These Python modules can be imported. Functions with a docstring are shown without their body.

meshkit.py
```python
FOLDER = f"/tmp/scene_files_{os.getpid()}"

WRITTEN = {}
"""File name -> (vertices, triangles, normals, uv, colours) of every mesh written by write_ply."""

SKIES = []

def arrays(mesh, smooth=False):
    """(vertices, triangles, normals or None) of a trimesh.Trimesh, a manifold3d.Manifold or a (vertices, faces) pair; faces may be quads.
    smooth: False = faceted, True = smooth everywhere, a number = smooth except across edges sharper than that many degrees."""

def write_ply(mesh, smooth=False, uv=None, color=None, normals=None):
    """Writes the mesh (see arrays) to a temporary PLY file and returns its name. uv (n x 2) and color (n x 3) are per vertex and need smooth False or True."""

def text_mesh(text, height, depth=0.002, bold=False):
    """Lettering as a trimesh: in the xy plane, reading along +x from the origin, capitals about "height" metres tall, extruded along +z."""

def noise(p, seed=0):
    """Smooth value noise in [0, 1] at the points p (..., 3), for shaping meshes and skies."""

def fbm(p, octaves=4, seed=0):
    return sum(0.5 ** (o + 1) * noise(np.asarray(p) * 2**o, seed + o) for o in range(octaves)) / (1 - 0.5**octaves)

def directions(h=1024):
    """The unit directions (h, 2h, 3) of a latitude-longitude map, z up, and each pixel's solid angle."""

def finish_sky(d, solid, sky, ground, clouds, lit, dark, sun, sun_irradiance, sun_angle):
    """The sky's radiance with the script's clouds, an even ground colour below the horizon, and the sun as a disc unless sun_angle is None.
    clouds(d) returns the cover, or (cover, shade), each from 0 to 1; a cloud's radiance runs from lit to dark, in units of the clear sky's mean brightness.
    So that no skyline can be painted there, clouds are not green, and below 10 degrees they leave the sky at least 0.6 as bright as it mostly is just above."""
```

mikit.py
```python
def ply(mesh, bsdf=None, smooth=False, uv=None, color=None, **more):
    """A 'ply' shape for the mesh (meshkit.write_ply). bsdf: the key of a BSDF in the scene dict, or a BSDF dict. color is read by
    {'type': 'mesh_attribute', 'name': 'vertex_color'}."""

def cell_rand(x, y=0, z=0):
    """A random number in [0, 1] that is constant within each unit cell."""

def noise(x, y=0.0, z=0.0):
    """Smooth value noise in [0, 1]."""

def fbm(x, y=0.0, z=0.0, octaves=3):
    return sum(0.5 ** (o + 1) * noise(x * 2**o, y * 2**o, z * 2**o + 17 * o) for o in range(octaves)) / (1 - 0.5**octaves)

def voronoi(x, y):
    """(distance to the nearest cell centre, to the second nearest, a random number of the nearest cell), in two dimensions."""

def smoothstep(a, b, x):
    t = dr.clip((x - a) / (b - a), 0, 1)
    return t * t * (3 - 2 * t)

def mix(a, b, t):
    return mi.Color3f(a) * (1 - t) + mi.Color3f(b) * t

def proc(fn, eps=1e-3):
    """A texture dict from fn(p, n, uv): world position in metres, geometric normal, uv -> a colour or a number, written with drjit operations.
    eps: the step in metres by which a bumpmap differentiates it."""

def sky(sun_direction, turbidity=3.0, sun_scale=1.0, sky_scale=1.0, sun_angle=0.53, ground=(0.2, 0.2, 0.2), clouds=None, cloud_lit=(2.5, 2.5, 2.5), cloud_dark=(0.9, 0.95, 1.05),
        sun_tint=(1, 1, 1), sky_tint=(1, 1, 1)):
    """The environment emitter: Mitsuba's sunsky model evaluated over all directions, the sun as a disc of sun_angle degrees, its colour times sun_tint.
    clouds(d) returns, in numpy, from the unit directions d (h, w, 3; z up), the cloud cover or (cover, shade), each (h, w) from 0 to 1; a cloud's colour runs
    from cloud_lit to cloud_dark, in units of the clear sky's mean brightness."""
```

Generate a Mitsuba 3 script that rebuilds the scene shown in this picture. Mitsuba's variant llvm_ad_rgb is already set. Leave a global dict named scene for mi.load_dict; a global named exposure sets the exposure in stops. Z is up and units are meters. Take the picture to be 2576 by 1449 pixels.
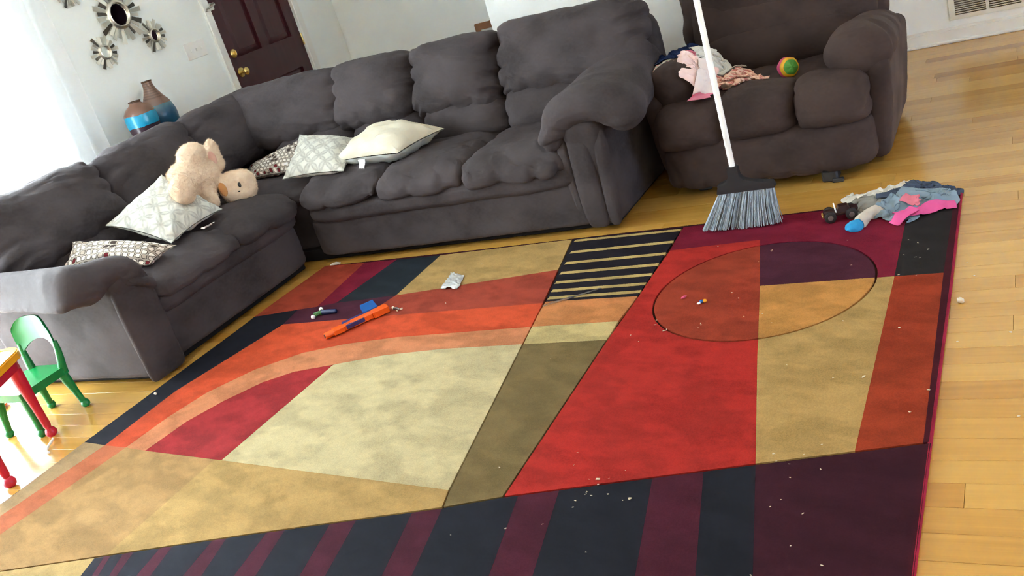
import math, random
import numpy as np, trimesh, drjit as dr, mitsuba as mi
import shapely.geometry as sg
from shapely import affinity
import mikit, meshkit
from mikit import proc, noise, fbm, voronoi, cell_rand, smoothstep, mix

T = mi.ScalarTransform4f
PI = math.pi
scene, labels = {}, {}

# ------------------------------------------------------------------ camera, sky, lamps, exposure
def camera_axes(yaw, pitch, roll):
    cy, sy, cp, sp = math.cos(yaw), math.sin(yaw), math.cos(pitch), math.sin(pitch)
    fw = np.array([sy * cp, cy * cp, -sp])
    r = np.array([cy, -sy, 0.0])
    u = np.cross(r, fw)
    return fw, math.cos(roll) * u - math.sin(roll) * r
CAM = np.array([0.0, 0.0, 1.5])
FW, UP = camera_axes(math.radians(-32.1231), math.radians(20.7878), math.radians(-17.6279))
scene['camera'] = {'type': 'perspective', 'fov': 56.44, 'fov_axis': 'x', 'near_clip': 0.02, 'far_clip': 200.0,
                   'to_world': T().look_at(origin=CAM.tolist(), target=(CAM + FW).tolist(), up=UP.tolist())}
exposure = 4.40
scene['sky'] = mikit.sky((-0.80, 0.12, 0.58), turbidity=5.0, sun_scale=3.4, sun_angle=7.0, sky_scale=1.35, ground=(0.30, 0.30, 0.29),
                         clouds=lambda d: (0.45 * np.ones(d.shape[:2]), 0.35 * meshkit.fbm(d * 3.0, 3)),
                         cloud_lit=(1.25, 1.27, 1.32), cloud_dark=(0.8, 0.84, 0.92), sky_tint=(0.70, 1.03, 1.50), sun_tint=(0.74, 1.03, 1.46))
LAMP = (3.5, 2.8, 1.7)          # warm ceiling dome behind the camera


def S(r, g, b, k=1.0):
    """sRGB 0-255 to linear."""
    def f(c):
        c = c / 255.0
        return k * (c / 12.92 if c <= 0.04045 else ((c + 0.055) / 1.055) ** 2.4)
    return (f(r), f(g), f(b))


# ------------------------------------------------------------------ mesh helpers
def V(*a):
    return np.array(a, float)

def merge(*ms):
    vs, fs, n = [], [], 0
    for m in ms:
        v, f = (m.vertices, m.faces) if hasattr(m, 'faces') else m
        vs.append(np.asarray(v, float)); fs.append(np.asarray(f, int) + n); n += len(v)
    return np.vstack(vs), np.vstack(fs)

def vnormals(v, f):
    fn = np.cross(v[f[:, 1]] - v[f[:, 0]], v[f[:, 2]] - v[f[:, 0]])
    n = np.zeros_like(v)
    for k in range(3):
        np.add.at(n, f[:, k], fn)
    return n / np.maximum(np.linalg.norm(n, axis=1, keepdims=True), 1e-12)

def rotm(rx=0, ry=0, rz=0):
    cx, sx, cy, sy, cz, sz = (f(math.radians(a)) for a in (rx, ry, rz) for f in (math.cos, math.sin))
    Rx = np.array([[1, 0, 0], [0, cx, -sx], [0, sx, cx]]); Ry = np.array([[cy, 0, sy], [0, 1, 0], [-sy, 0, cy]])
    Rz = np.array([[cz, -sz, 0], [sz, cz, 0], [0, 0, 1]])
    return Rz @ Ry @ Rx

def move(m, at=(0, 0, 0), rx=0, ry=0, rz=0, s=1.0):
    v, f = (m.vertices, m.faces) if hasattr(m, 'faces') else m
    return (np.asarray(v, float) * np.asarray(s)) @ rotm(rx, ry, rz).T + np.asarray(at, float), np.asarray(f, int)

def hull(pts):
    h = trimesh.convex.convex_hull(np.asarray(pts, float))
    return np.array(h.vertices), np.array(h.faces)

def cbox(x0, x1, y0, y1, z0, z1, c=0.004):
    c = min(c, (x1 - x0) * .45, (y1 - y0) * .45, (z1 - z0) * .45)
    P = []
    for X, sx in ((x0, 1), (x1, -1)):
        for Y, sy in ((y0, 1), (y1, -1)):
            for Z, sz in ((z0, 1), (z1, -1)):
                P += [(X + sx * c, Y + sy * c, Z), (X + sx * c, Y, Z + sz * c), (X, Y + sy * c, Z + sz * c)]
    return hull(P)

def lathe(prof, n=32, at=(0, 0, 0)):
    prof = np.asarray(prof, float); k = len(prof)
    a = np.arange(n) * 2 * PI / n
    v = np.stack([np.outer(prof[:, 0], np.cos(a)), np.outer(prof[:, 0], np.sin(a)), np.repeat(prof[:, 1:2], n, 1)], -1).reshape(-1, 3) + np.asarray(at, float)
    f = []
    for i in range(k - 1):
        for j in range(n):
            a0, a1, b0, b1 = i * n + j, i * n + (j + 1) % n, (i + 1) * n + j, (i + 1) * n + (j + 1) % n
            f += [(a0, a1, b1), (a0, b1, b0)]
    return v, np.array(f)

def tube(pts, rad, n=12, caps=True):
    pts = np.asarray(pts, float); rad = np.broadcast_to(np.asarray(rad, float), len(pts))
    t = np.gradient(pts, axis=0); t /= np.linalg.norm(t, axis=1, keepdims=True) + 1e-12
    ref = np.array([0, 0, 1.0]) if abs(t[0, 2]) < 0.9 else np.array([1.0, 0, 0])
    v = []
    for p, d, r in zip(pts, t, rad):
        x = np.cross(d, ref); x /= np.linalg.norm(x) + 1e-12
        y = np.cross(d, x)
        a = np.arange(n) * 2 * PI / n
        v.append(p + r * (np.outer(np.cos(a), x) + np.outer(np.sin(a), y)))
    k = len(pts); v = np.vstack(v); f = []
    for i in range(k - 1):
        for j in range(n):
            a0, a1, b0, b1 = i * n + j, i * n + (j + 1) % n, (i + 1) * n + j, (i + 1) * n + (j + 1) % n
            f += [(a0, b1, a1), (a0, b0, b1)]
    if caps:
        v = np.vstack([v, pts[:1], pts[-1:]])
        for j in range(n):
            f += [(k * n, j, (j + 1) % n), (k * n + 1, (k - 1) * n + (j + 1) % n, (k - 1) * n + j)]
    return v, np.array(f)

def prism(poly, z0, z1):
    m = trimesh.creation.extrude_polygon(poly, z1 - z0, engine='earcut')
    return np.array(m.vertices) + [0, 0, z0], np.array(m.faces)

def cube_grid(n):
    g = np.linspace(-1, 1, n + 1)
    g = np.sin(g * PI / 4) / math.sin(PI / 4)
    A, B = np.meshgrid(g, g, indexing='ij')
    vs, fs, o = [], [], 0
    idx = np.arange((n + 1) ** 2).reshape(n + 1, n + 1)
    q = np.stack([idx[:-1, :-1], idx[1:, :-1], idx[1:, 1:], idx[:-1, 1:]], -1).reshape(-1, 4)
    for ax in range(3):
        for s in (-1, 1):
            c = [None] * 3
            c[ax] = np.full(A.shape, float(s)); c[(ax + 1) % 3] = A; c[(ax + 2) % 3] = B
            vs.append(np.stack(c, -1).reshape(-1, 3))
            qq = q if s > 0 else q[:, ::-1]
            fs.append(np.vstack([qq[:, [0, 1, 2]], qq[:, [0, 2, 3]]]) + o); o += (n + 1) ** 2
    v, f = np.vstack(vs), np.vstack(fs)
    u, inv = np.unique(np.round(v * 1e5).astype(int), axis=0, return_inverse=True)
    return u / 1e5, inv.reshape(-1)[f]
_CG = {}

def pad(a, b, c, n=22, p=4.0, q=2.6, thin=1, lump=0.0, seed=0, pleat=0.0, pleat_ax=0, along=2, freq=60.0):
    """A stuffed cushion of half sizes a, b, c: a superellipsoid, exponent p across its face and q through its thin axis, lumpy, with pleats gathering towards the ends of pleat_ax."""
    if n not in _CG:
        _CG[n] = cube_grid(n)
    v, f = _CG[n]
    v = v.copy(); h = V(a, b, c)
    o = [i for i in range(3) if i != thin]
    F = ((np.abs(v[:, o[0]]) ** p + np.abs(v[:, o[1]]) ** p) ** (q / p) + np.abs(v[:, thin]) ** q) ** (1 / q)
    u = v / F[:, None]
    w = u * h
    nn = vnormals(w, f)
    d = np.zeros(len(w))
    if lump:
        d += lump * 2 * (meshkit.fbm(w * 5.0 + seed * 7.3, 3, seed) - 0.5)
    if pleat:
        e = np.clip((np.abs(u[:, pleat_ax]) - 0.45) / 0.5, 0, 1) ** 1.5
        ph = w[:, along] * freq + 7.0 * meshkit.fbm(w * 6.0 + seed, 2, seed + 3)
        d -= pleat * e * (0.5 + 0.5 * np.sin(ph)) ** 3
    return w + nn * d[:, None], f.copy()

def snet(fn, lo, hi, h):
    """Surface nets of fn < 0."""
    lo, hi = np.asarray(lo, float), np.asarray(hi, float)
    N = np.ceil((hi - lo) / h).astype(int) + 1
    g = np.stack(np.meshgrid(*[lo[i] + h * np.arange(N[i]) for i in range(3)], indexing='ij'), -1)
    d = fn(g.reshape(-1, 3)).reshape(N)
    ins = d < 0
    cnt = np.zeros(N - 1); acc = np.zeros((*(N - 1), 3))
    cell = [np.arange(N[i] - 1) for i in range(3)]
    def cor(di, dj, dk, arr):
        return arr[di:N[0] - 1 + di, dj:N[1] - 1 + dj, dk:N[2] - 1 + dk]
    for ax in range(3):
        for p in (0, 1):
            for q in (0, 1):
                c0 = [0, 0, 0]; c0[(ax + 1) % 3] = p; c0[(ax + 2) % 3] = q
                c1 = list(c0); c1[ax] = 1
                a, b = cor(*c0, d), cor(*c1, d)
                m = (a < 0) != (b < 0)
                t = np.where(m, a / np.where(m, a - b, 1), 0)
                pt = np.zeros((*m.shape, 3)); pt[..., ax] = t; pt[..., (ax + 1) % 3] = p; pt[..., (ax + 2) % 3] = q
                acc += pt * m[..., None]; cnt += m
    on = cnt > 0
    idx = -np.ones(on.shape, int); idx[on] = np.arange(on.sum())
    ijk = np.argwhere(on)
    v = lo + h * (ijk + acc[on] / cnt[on][:, None])
    fs = []
    for ax in range(3):
        b, c = (ax + 1) % 3, (ax + 2) % 3
        s0 = [slice(None)] * 3; s1 = [slice(None)] * 3
        s0[ax] = slice(0, N[ax] - 1); s1[ax] = slice(1, N[ax])
        A, B = ins[tuple(s0)], ins[tuple(s1)]
        e = np.argwhere(A != B)
        e = e[(e[:, b] > 0) & (e[:, c] > 0) & (e[:, b] < N[b] - 1) & (e[:, c] < N[c] - 1)]
        flip = A[tuple(e.T)]
        def cellid(db, dc):
            k = e.copy(); k[:, b] -= db; k[:, c] -= dc
            return idx[tuple(k.T)]
        q = np.stack([cellid(1, 1), cellid(0, 1), cellid(0, 0), cellid(1, 0)], 1)
        q[~flip] = q[~flip][:, ::-1]
        fs.append(np.vstack([q[:, [0, 1, 2]], q[:, [0, 2, 3]]]))
    return v, np.vstack(fs)

def relax(v, f, it=3, lam=0.5):
    e = np.vstack([f[:, [0, 1]], f[:, [1, 2]], f[:, [2, 0]]]); e = np.vstack([e, e[:, ::-1]])
    c = np.bincount(e[:, 0], minlength=len(v))[:, None]
    for k in range(it):
        for l in (lam, -lam * 1.04):
            m = np.zeros_like(v)
            for j in range(3):
                m[:, j] = np.bincount(e[:, 0], v[e[:, 1], j], minlength=len(v))
            v = v + l * (m / np.maximum(c, 1) - v)
    return v, f

def ell(p, c, r, R=None):
    q = (p - np.asarray(c, float))
    if R is not None:
        q = q @ R
    k = q / np.asarray(r, float)
    l = np.linalg.norm(k, axis=-1)
    return (l - 1) * l / np.maximum(np.linalg.norm(k / np.asarray(r, float), axis=-1), 1e-9)

def cap(p, a, b, ra, rb):
    a, b = np.asarray(a, float), np.asarray(b, float)
    t = np.clip(((p - a) @ (b - a)) / ((b - a) @ (b - a)), 0, 1)
    return np.linalg.norm(p - a - t[:, None] * (b - a), axis=-1) - (ra + (rb - ra) * t)

def rbox(p, c, h, r):
    q = np.abs(p - np.asarray(c, float)) - (np.asarray(h, float) - r)
    return np.linalg.norm(np.maximum(q, 0), axis=-1) + np.minimum(q.max(-1), 0) - r

def smin(a, b, k):
    t = np.clip(0.5 + 0.5 * (b - a) / k, 0, 1)
    return b + (a - b) * t - k * t * (1 - t)

# ------------------------------------------------------------------ scene helpers
def free(key):
    if key not in scene and key not in labels and not any(k.startswith(key + '__') for k in scene):
        return key
    i = 1
    while True:
        k = f'{key}_{i:03d}'
        if k not in scene and k not in labels and not any(x.startswith(k + '__') for x in scene):
            return k
        i += 1

def thing(name, label, cat, group=None, kind=None):
    key = free(name)
    labels[key] = {'label': label, 'category': cat}
    if group: labels[key]['group'] = group
    if kind: labels[key]['kind'] = kind
    return key

def add(key, mesh, bsdf, smooth=False, **kw):
    scene[key] = mikit.ply(mesh, bsdf, smooth=smooth, **kw)
    return key

def part(parent, name, mesh, bsdf, smooth=False, label=None, kind=None, **kw):
    key = free(parent + '__' + name)
    add(key, mesh, bsdf, smooth, **kw)
    if label or kind:
        labels[key] = {}
        if label: labels[key]['label'] = label
        if kind: labels[key]['kind'] = kind
    return key

def struct(name, mesh, bsdf, label, smooth=False, cat=None, **kw):
    if mesh is not None:
        add(name, mesh, bsdf, smooth, **kw)
    labels[name] = {'label': label, 'category': cat or name.split('_')[0], 'kind': 'structure'}
    return name

def mat(name, d, two=True):
    scene[name] = {'type': 'twosided', 'b': d} if two else d
    return name

def pr(color, rough=0.5, spec=0.5, **kw):
    c = color if isinstance(color, dict) else {'type': 'rgb', 'value': list(color)}
    return {'type': 'principled', 'base_color': c, 'roughness': rough, 'specular': spec, **kw}
# ------------------------------------------------------------------ materials
def bump(tex, scale, inner):
    return {'type': 'bumpmap', 'arbitrary': tex, 'scale': scale, 'bsdf': inner}

mat('m_wall', pr(proc(lambda p, n, uv: mix(S(234, 238, 236), S(240, 243, 241), fbm(p.x * 3, p.y * 3, p.z * 3, 3))), 0.6, 0.3))
mat('m_ceiling', pr((0.80, 0.80, 0.78), 0.8, 0.2))
mat('m_trim', pr(S(232, 232, 226), 0.35, 0.5))
mat('m_white', pr(S(240, 240, 238), 0.35, 0.5))
mat('m_door', pr(proc(lambda p, n, uv: mix(S(70, 22, 32, .5), S(94, 34, 42, .5), fbm(p.y * 40, p.x * 40, p.z * 2.5, 4))), 0.38, 0.5))
mat('m_dark', pr((0.012, 0.012, 0.014), 0.4, 0.5))
mat('m_black_plastic', pr((0.02, 0.02, 0.022), 0.35, 0.5))
mat('m_brass', {'type': 'principled', 'base_color': {'type': 'rgb', 'value': [0.78, 0.58, 0.22]}, 'metallic': 1.0, 'roughness': 0.22})
mat('m_chrome', {'type': 'principled', 'base_color': {'type': 'rgb', 'value': [0.75, 0.74, 0.72]}, 'metallic': 1.0, 'roughness': 0.2})
mat('m_champagne', {'type': 'principled', 'base_color': {'type': 'rgb', 'value': [0.80, 0.76, 0.68]}, 'metallic': 1.0, 'roughness': 0.28})
mat('m_bronze', {'type': 'principled', 'base_color': {'type': 'rgb', 'value': [0.16, 0.14, 0.12]}, 'metallic': 1.0, 'roughness': 0.25})
mat('m_mirror', {'type': 'conductor', 'material': 'Ag'})
mat('m_vent', pr(S(225, 222, 208), 0.4, 0.4))
mat('m_duct', pr(S(150, 138, 118), 0.6, 0.3))
mat('m_plum_canvas', pr(S(60, 36, 52, .5), 0.8, 0.2))
mat('m_lamp_shade', pr((0.85, 0.82, 0.75), 0.5, 0.4))
mat('m_outside', pr((0.42, 0.42, 0.40), 0.9, 0.1))

def wood_fn(lo, hi, seed):
    def fn(p, n, uv):
        g = fbm(p.x * 2.2 + seed * 13.1, p.y * 70.0 + 3.0 * fbm(p.x * 1.3, p.y * 4.0, seed * 1.7, 2), seed * 3.7, 4)
        f = fbm(p.x * 9.0, p.y * 260.0, seed * 2.1, 2)
        return mix(lo, hi, dr.clip(0.15 + 0.75 * g + 0.25 * (f - 0.4), 0, 1))
    return fn
PLANKS = [((184, 134, 56), (212, 164, 80)), ((190, 141, 62), (217, 170, 86)), ((178, 127, 50), (204, 152, 70)), ((158, 104, 38), (186, 132, 56)), ((196, 148, 68), (221, 177, 92))]
for i, (a, b) in enumerate(PLANKS):
    mat(f'm_plank_{i}', pr(proc(wood_fn(S(*a, .74), S(*b, .74), i + 1)), 0.17, 0.7, clearcoat=1.0, clearcoat_gloss=0.93))
mat('m_floor_gap', pr(S(90, 58, 26, .5), 0.6, 0.3))

def fabric_fn(lo, hi, s=1.0):
    def fn(p, n, uv):
        big = fbm(p.x * 5 * s, p.y * 5 * s, p.z * 5 * s, 4)
        fine = fbm(p.x * 90, p.y * 90, p.z * 90, 2)
        return mix(lo, hi, dr.clip(smoothstep(0.3, 0.7, big) * 0.8 + 0.35 * (fine - 0.3), 0, 1))
    return fn
mat('m_sofa', pr(proc(fabric_fn(S(61, 55, 57, .70), S(85, 78, 81, .70))), 0.85, 0.25, sheen=0.8, sheen_tint=0.3))
mat('m_recliner', pr(proc(fabric_fn(S(57, 45, 44, .64), S(81, 66, 63, .64))), 0.85, 0.25, sheen=0.7, sheen_tint=0.3))
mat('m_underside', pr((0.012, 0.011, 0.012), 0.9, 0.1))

# rug: one material, the colour of each field by its uv (palette index)
RUGCOL = {'navy': (34, 36, 46), 'wine2': (80, 32, 50), 'plum': (64, 28, 42), 'tan2': (206, 176, 118), 'greytan': (188, 160, 118), 'salmon': (206, 120, 84), 'tan3': (190, 152, 100),
          'tan': (200, 166, 106), 'plum2': (84, 40, 58), 'rust2': (176, 74, 56), 'wine': (134, 34, 58), 'teal': (42, 50, 58), 'brick': (178, 78, 62), 'orange': (226, 92, 60),
          'peach': (222, 146, 104), 'crimson': (172, 52, 56), 'cream': (220, 206, 160), 'olive': (134, 116, 78), 'cream2': (216, 196, 138), 'peach2': (220, 146, 92),
          'black': (38, 34, 42), 'red': (192, 54, 48), 'black2': (48, 45, 46), 'rust': (172, 68, 44), 'border': (172, 44, 74), 'stripe': (208, 182, 120), 'rust3': (172, 70, 50),
          'orangetan': (216, 156, 88), 'edge': (74, 26, 38), 'base': (70, 44, 34)}
RUGI = {k: i for i, k in enumerate(RUGCOL)}
_pal = np.array([S(*c, .5) for c in RUGCOL.values()], np.float32)
_PR, _PG, _PB = (mi.Float(np.ascontiguousarray(_pal[:, k])) for k in range(3))
def rug_fn(p, n, uv):
    i = mi.UInt32(dr.clip(dr.floor(uv.x * 64.0), 0, len(_pal) - 1))
    c = mi.Color3f(dr.gather(mi.Float, _PR, i), dr.gather(mi.Float, _PG, i), dr.gather(mi.Float, _PB, i))
    a = fbm(p.x * 8.0 + 2.0 * fbm(p.x * 3, p.y * 3, 0.0, 2), p.y * 15.0 + 4.0 * p.x, 0.0, 4)
    b = fbm(p.x * 22.0, p.y * 30.0, 3.0, 3)
    g = noise(p.x * 420.0, p.y * 420.0, 1.0)
    k = 1.0 + 0.23 * (smoothstep(0.32, 0.68, a) - 0.5) + 0.22 * (b - 0.5) + 0.25 * (g - 0.5)
    return c * k
mat('m_rug', pr(proc(rug_fn), 0.95, 0.1, sheen=0.3, sheen_tint=0.5))

# pillow prints, by uv in units of the print's repeat
def dots_fn(p, n, uv):
    row = dr.floor(uv.y); off = 0.5 * (row - 2 * dr.floor(row * 0.5))
    x = uv.x + off
    cx = dr.floor(x); fx, fy = x - cx - 0.5, uv.y - row - 0.5
    d = dr.power(dr.power(dr.abs(fx) * 2.65, 4) + dr.power(dr.abs(fy) * 2.65, 4), 0.25)
    r = cell_rand(cx, row, 5)
    fill = mix(S(236, 230, 220, .85), S(122, 34, 44, .6), mi.Float(r > 0.80))
    fill = dr.select(r > 0.88, mi.Color3f(S(84, 72, 66, .6)), fill)
    fill = dr.select(r < 0.08, mi.Color3f(S(176, 164, 150)), fill)
    ring = dr.select(d < 1.12, mi.Color3f(S(98, 88, 80, .7)), mi.Color3f(S(190, 180, 168, .75)))
    return dr.select(d < 0.86, fill, ring)
mat('m_dots', pr(proc(dots_fn), 0.85, 0.2))
def lattice_fn(p, n, uv):
    l = mi.Float(0)
    for ox, oy in ((0, 0), (0.5, 0.5)):
        for r in (0.54,):
            fx, fy = uv.x + ox - dr.floor(uv.x + ox) - 0.5, uv.y + oy - dr.floor(uv.y + oy) - 0.5
            d = dr.sqrt(fx * fx + fy * fy)
            l = dr.maximum(l, 1 - smoothstep(0.02, 0.09, dr.abs(d - 0.46)))
            l = dr.maximum(l, 0.5 * (1 - smoothstep(0.015, 0.07, dr.abs(d - 0.33))))
    w = fbm(uv.x * 8, uv.y * 8, 0.0, 2)
    return mix(S(232, 232, 222, .68), S(200, 199, 191, .60), dr.clip(l * (0.3 + 0.9 * w), 0, 1))
mat('m_lattice', pr(proc(lattice_fn), 0.8, 0.2))
mat('m_cream_satin', pr(S(222, 216, 196, .78), 0.5, 0.4, sheen=0.3))
mat('m_grey_satin', pr(S(176, 182, 180), 0.35, 0.5))
mat('m_tag', pr(S(240, 240, 238), 0.7, 0.2))

def fur_fn(p, n, uv):
    a = fbm(p.x * 40, p.y * 40, p.z * 40, 3); b = noise(p.x * 500, p.y * 500, p.z * 500)
    return mix(S(232, 196, 164, .70), S(252, 230, 204, .74), dr.clip(0.2 + 0.9 * a + 0.4 * (b - 0.5), 0, 1))
mat('m_fur', pr(proc(fur_fn), 0.95, 0.1, sheen=0.6))
mat('m_fur_pink', pr(S(238, 190, 172, .75), 0.95, 0.1, sheen=0.5))
mat('m_fur_orange', pr(S(222, 158, 100, .7), 0.95, 0.1, sheen=0.5))

def plastic(name, c, rough=0.3):
    return mat(name, pr(S(*c, .7), rough, 0.5))
for nm, c, r in (('m_green', (18, 140, 72), .28), ('m_red', (200, 30, 58), .3), ('m_yellow', (244, 172, 30), .3), ('m_orange', (246, 98, 20), .35), ('m_blue', (20, 96, 178), .35),
                 ('m_navy_plastic', (50, 50, 112), .4), ('m_toy_blue', (34, 52, 96), .4), ('m_toy_green', (60, 120, 52), .4), ('m_ball_pink', (230, 84, 140), .5),
                 ('m_ball_yellow', (246, 190, 40), .5), ('m_ball_green', (90, 170, 70), .5), ('m_truck', (44, 14, 18), .35), ('m_truck_gold', (168, 130, 70), .4),
                 ('m_tyre', (28, 22, 24), .7), ('m_hub', (110, 96, 96), .4), ('m_crumb', (226, 214, 190), .8), ('m_pink_bit', (226, 92, 130), .5), ('m_paper', (232, 226, 214), .7),
                 ('m_console', (84, 52, 30), .5), ('m_frame_wood', (150, 98, 62), .5), ('m_mat_board', (228, 230, 228), .7)):
    plastic(nm, c, r)
mat('m_steel', {'type': 'principled', 'base_color': {'type': 'rgb', 'value': [0.62, 0.62, 0.62]}, 'metallic': 1.0, 'roughness': 0.3})
mat('m_foil', {'type': 'principled', 'base_color': {'type': 'rgb', 'value': [0.66, 0.70, 0.72]}, 'metallic': 0.55, 'roughness': 0.3})
mat('m_table_top', pr(S(246, 240, 226), 0.25, 0.5))

def broom_fn(p, n, uv):
    r = cell_rand(dr.floor(uv.x * 400.0), 0, 3)
    return mix(S(112, 128, 142, .85), S(184, 200, 214, .9), r)
mat('m_bristle', pr(proc(broom_fn), 0.6, 0.4))
mat('m_broom_head', pr(S(40, 40, 46, .5), 0.5, 0.4))
mat('m_pole', pr(S(238, 242, 242), 0.25, 0.5))

def vase_fn(z1, z2, z3, top, mid, low, mid2):
    def fn(p, n, uv):
        j = 0.012 * (fbm(p.x * 30, p.y * 30, p.z * 8, 3) - 0.5)
        z = p.z + j
        sp = 0.5 + 0.5 * dr.sin(p.z * 420.0 + 3 * fbm(p.x * 20, p.y * 20, 0.0, 2))
        c = mix(top, mi.Color3f(top) * 0.62, sp * mi.Float(p.z > z3))
        c = dr.select(z < z2, mix(mid2, mid, smoothstep(z2, z2 - 0.05, z)), c)
        return dr.select(z < z1, mi.Color3f(low), c)
    return fn
mat('m_vase_short', pr(proc(vase_fn(0.955, 1.028, 9.0, S(122, 84, 66, .7), S(18, 150, 190, .7), S(58, 34, 48, .7), S(18, 150, 190, .7))), 0.22, 0.5, clearcoat=0.6))
mat('m_vase_tall', pr(proc(vase_fn(0.80, 1.03, 1.07, S(132, 98, 82, .7), S(30, 84, 118, .7), S(36, 38, 60, .7), S(84, 128, 140, .7))), 0.22, 0.5, clearcoat=0.6))

def cloth_mat(name, c, c2=None, s=14.0, print_=None):
    c2 = c2 or tuple(min(255, x * 1.1 + 4) for x in c)
    k_ = .95 if min(c) > 150 else .78 if max(c) > 200 else .6
    a, b = S(*c, k_), S(*c2, k_)
    def fn(p, n, uv):
        k = mix(a, b, fbm(p.x * s, p.y * s, p.z * s, 3))
        if print_:
            f1, f2, r = voronoi((p.x + p.z) * 46.0, (p.y + p.z * 0.7) * 46.0)
            k = dr.select((f1 < 0.36) & (r > 0.25), mi.Color3f(S(*print_)), k)
        return k
    mat(name, pr(proc(fn), 0.9, 0.15, sheen=0.3))
cloth_mat('m_cloth_navy', (30, 44, 84), (42, 62, 110))
cloth_mat('m_cloth_white', (236, 226, 224), (246, 240, 236))
cloth_mat('m_cloth_blush', (238, 206, 206), (246, 224, 222))
cloth_mat('m_cloth_pink', (226, 120, 146), (240, 146, 164))
cloth_mat('m_cloth_floral', (222, 188, 168), (236, 206, 188), print_=(186, 120, 110))
cloth_mat('m_cloth_sage', (200, 206, 196), (214, 218, 208), print_=(214, 168, 168))
cloth_mat('m_cloth_grey', (150, 152, 148), (186, 188, 184))
cloth_mat('m_cloth_greywhite', (206, 208, 204), (232, 232, 226))
cloth_mat('m_cloth_denim', (132, 162, 188), (182, 206, 222), s=12)
cloth_mat('m_cloth_darkdenim', (62, 72, 100), (110, 128, 154), s=9)
cloth_mat('m_cloth_hotpink', (226, 84, 156), (238, 110, 172))
def cuff_fn(p, n, uv):
    k = fbm(p.x * 14, p.y * 14, p.z * 14, 3)
    return dr.select(uv.y < 0.22, mix(S(230, 130, 160, .8), S(240, 160, 180, .8), k), mix(S(236, 222, 222, .9), S(246, 236, 234, .9), k))
mat('m_cloth_cuff', pr(proc(cuff_fn), 0.9, 0.15, sheen=0.3))
cloth_mat('m_sock', (172, 164, 152), (208, 202, 192), s=20)
cloth_mat('m_sock_blue', (46, 150, 216), (70, 172, 230))
scene['m_curtain'] = {'type': 'principledthin', 'base_color': {'type': 'rgb', 'value': [0.93, 0.935, 0.94]}, 'roughness': 0.9, 'diff_trans': 1.4, 'spec_trans': 0.0, 'eta': 1.3}
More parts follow.
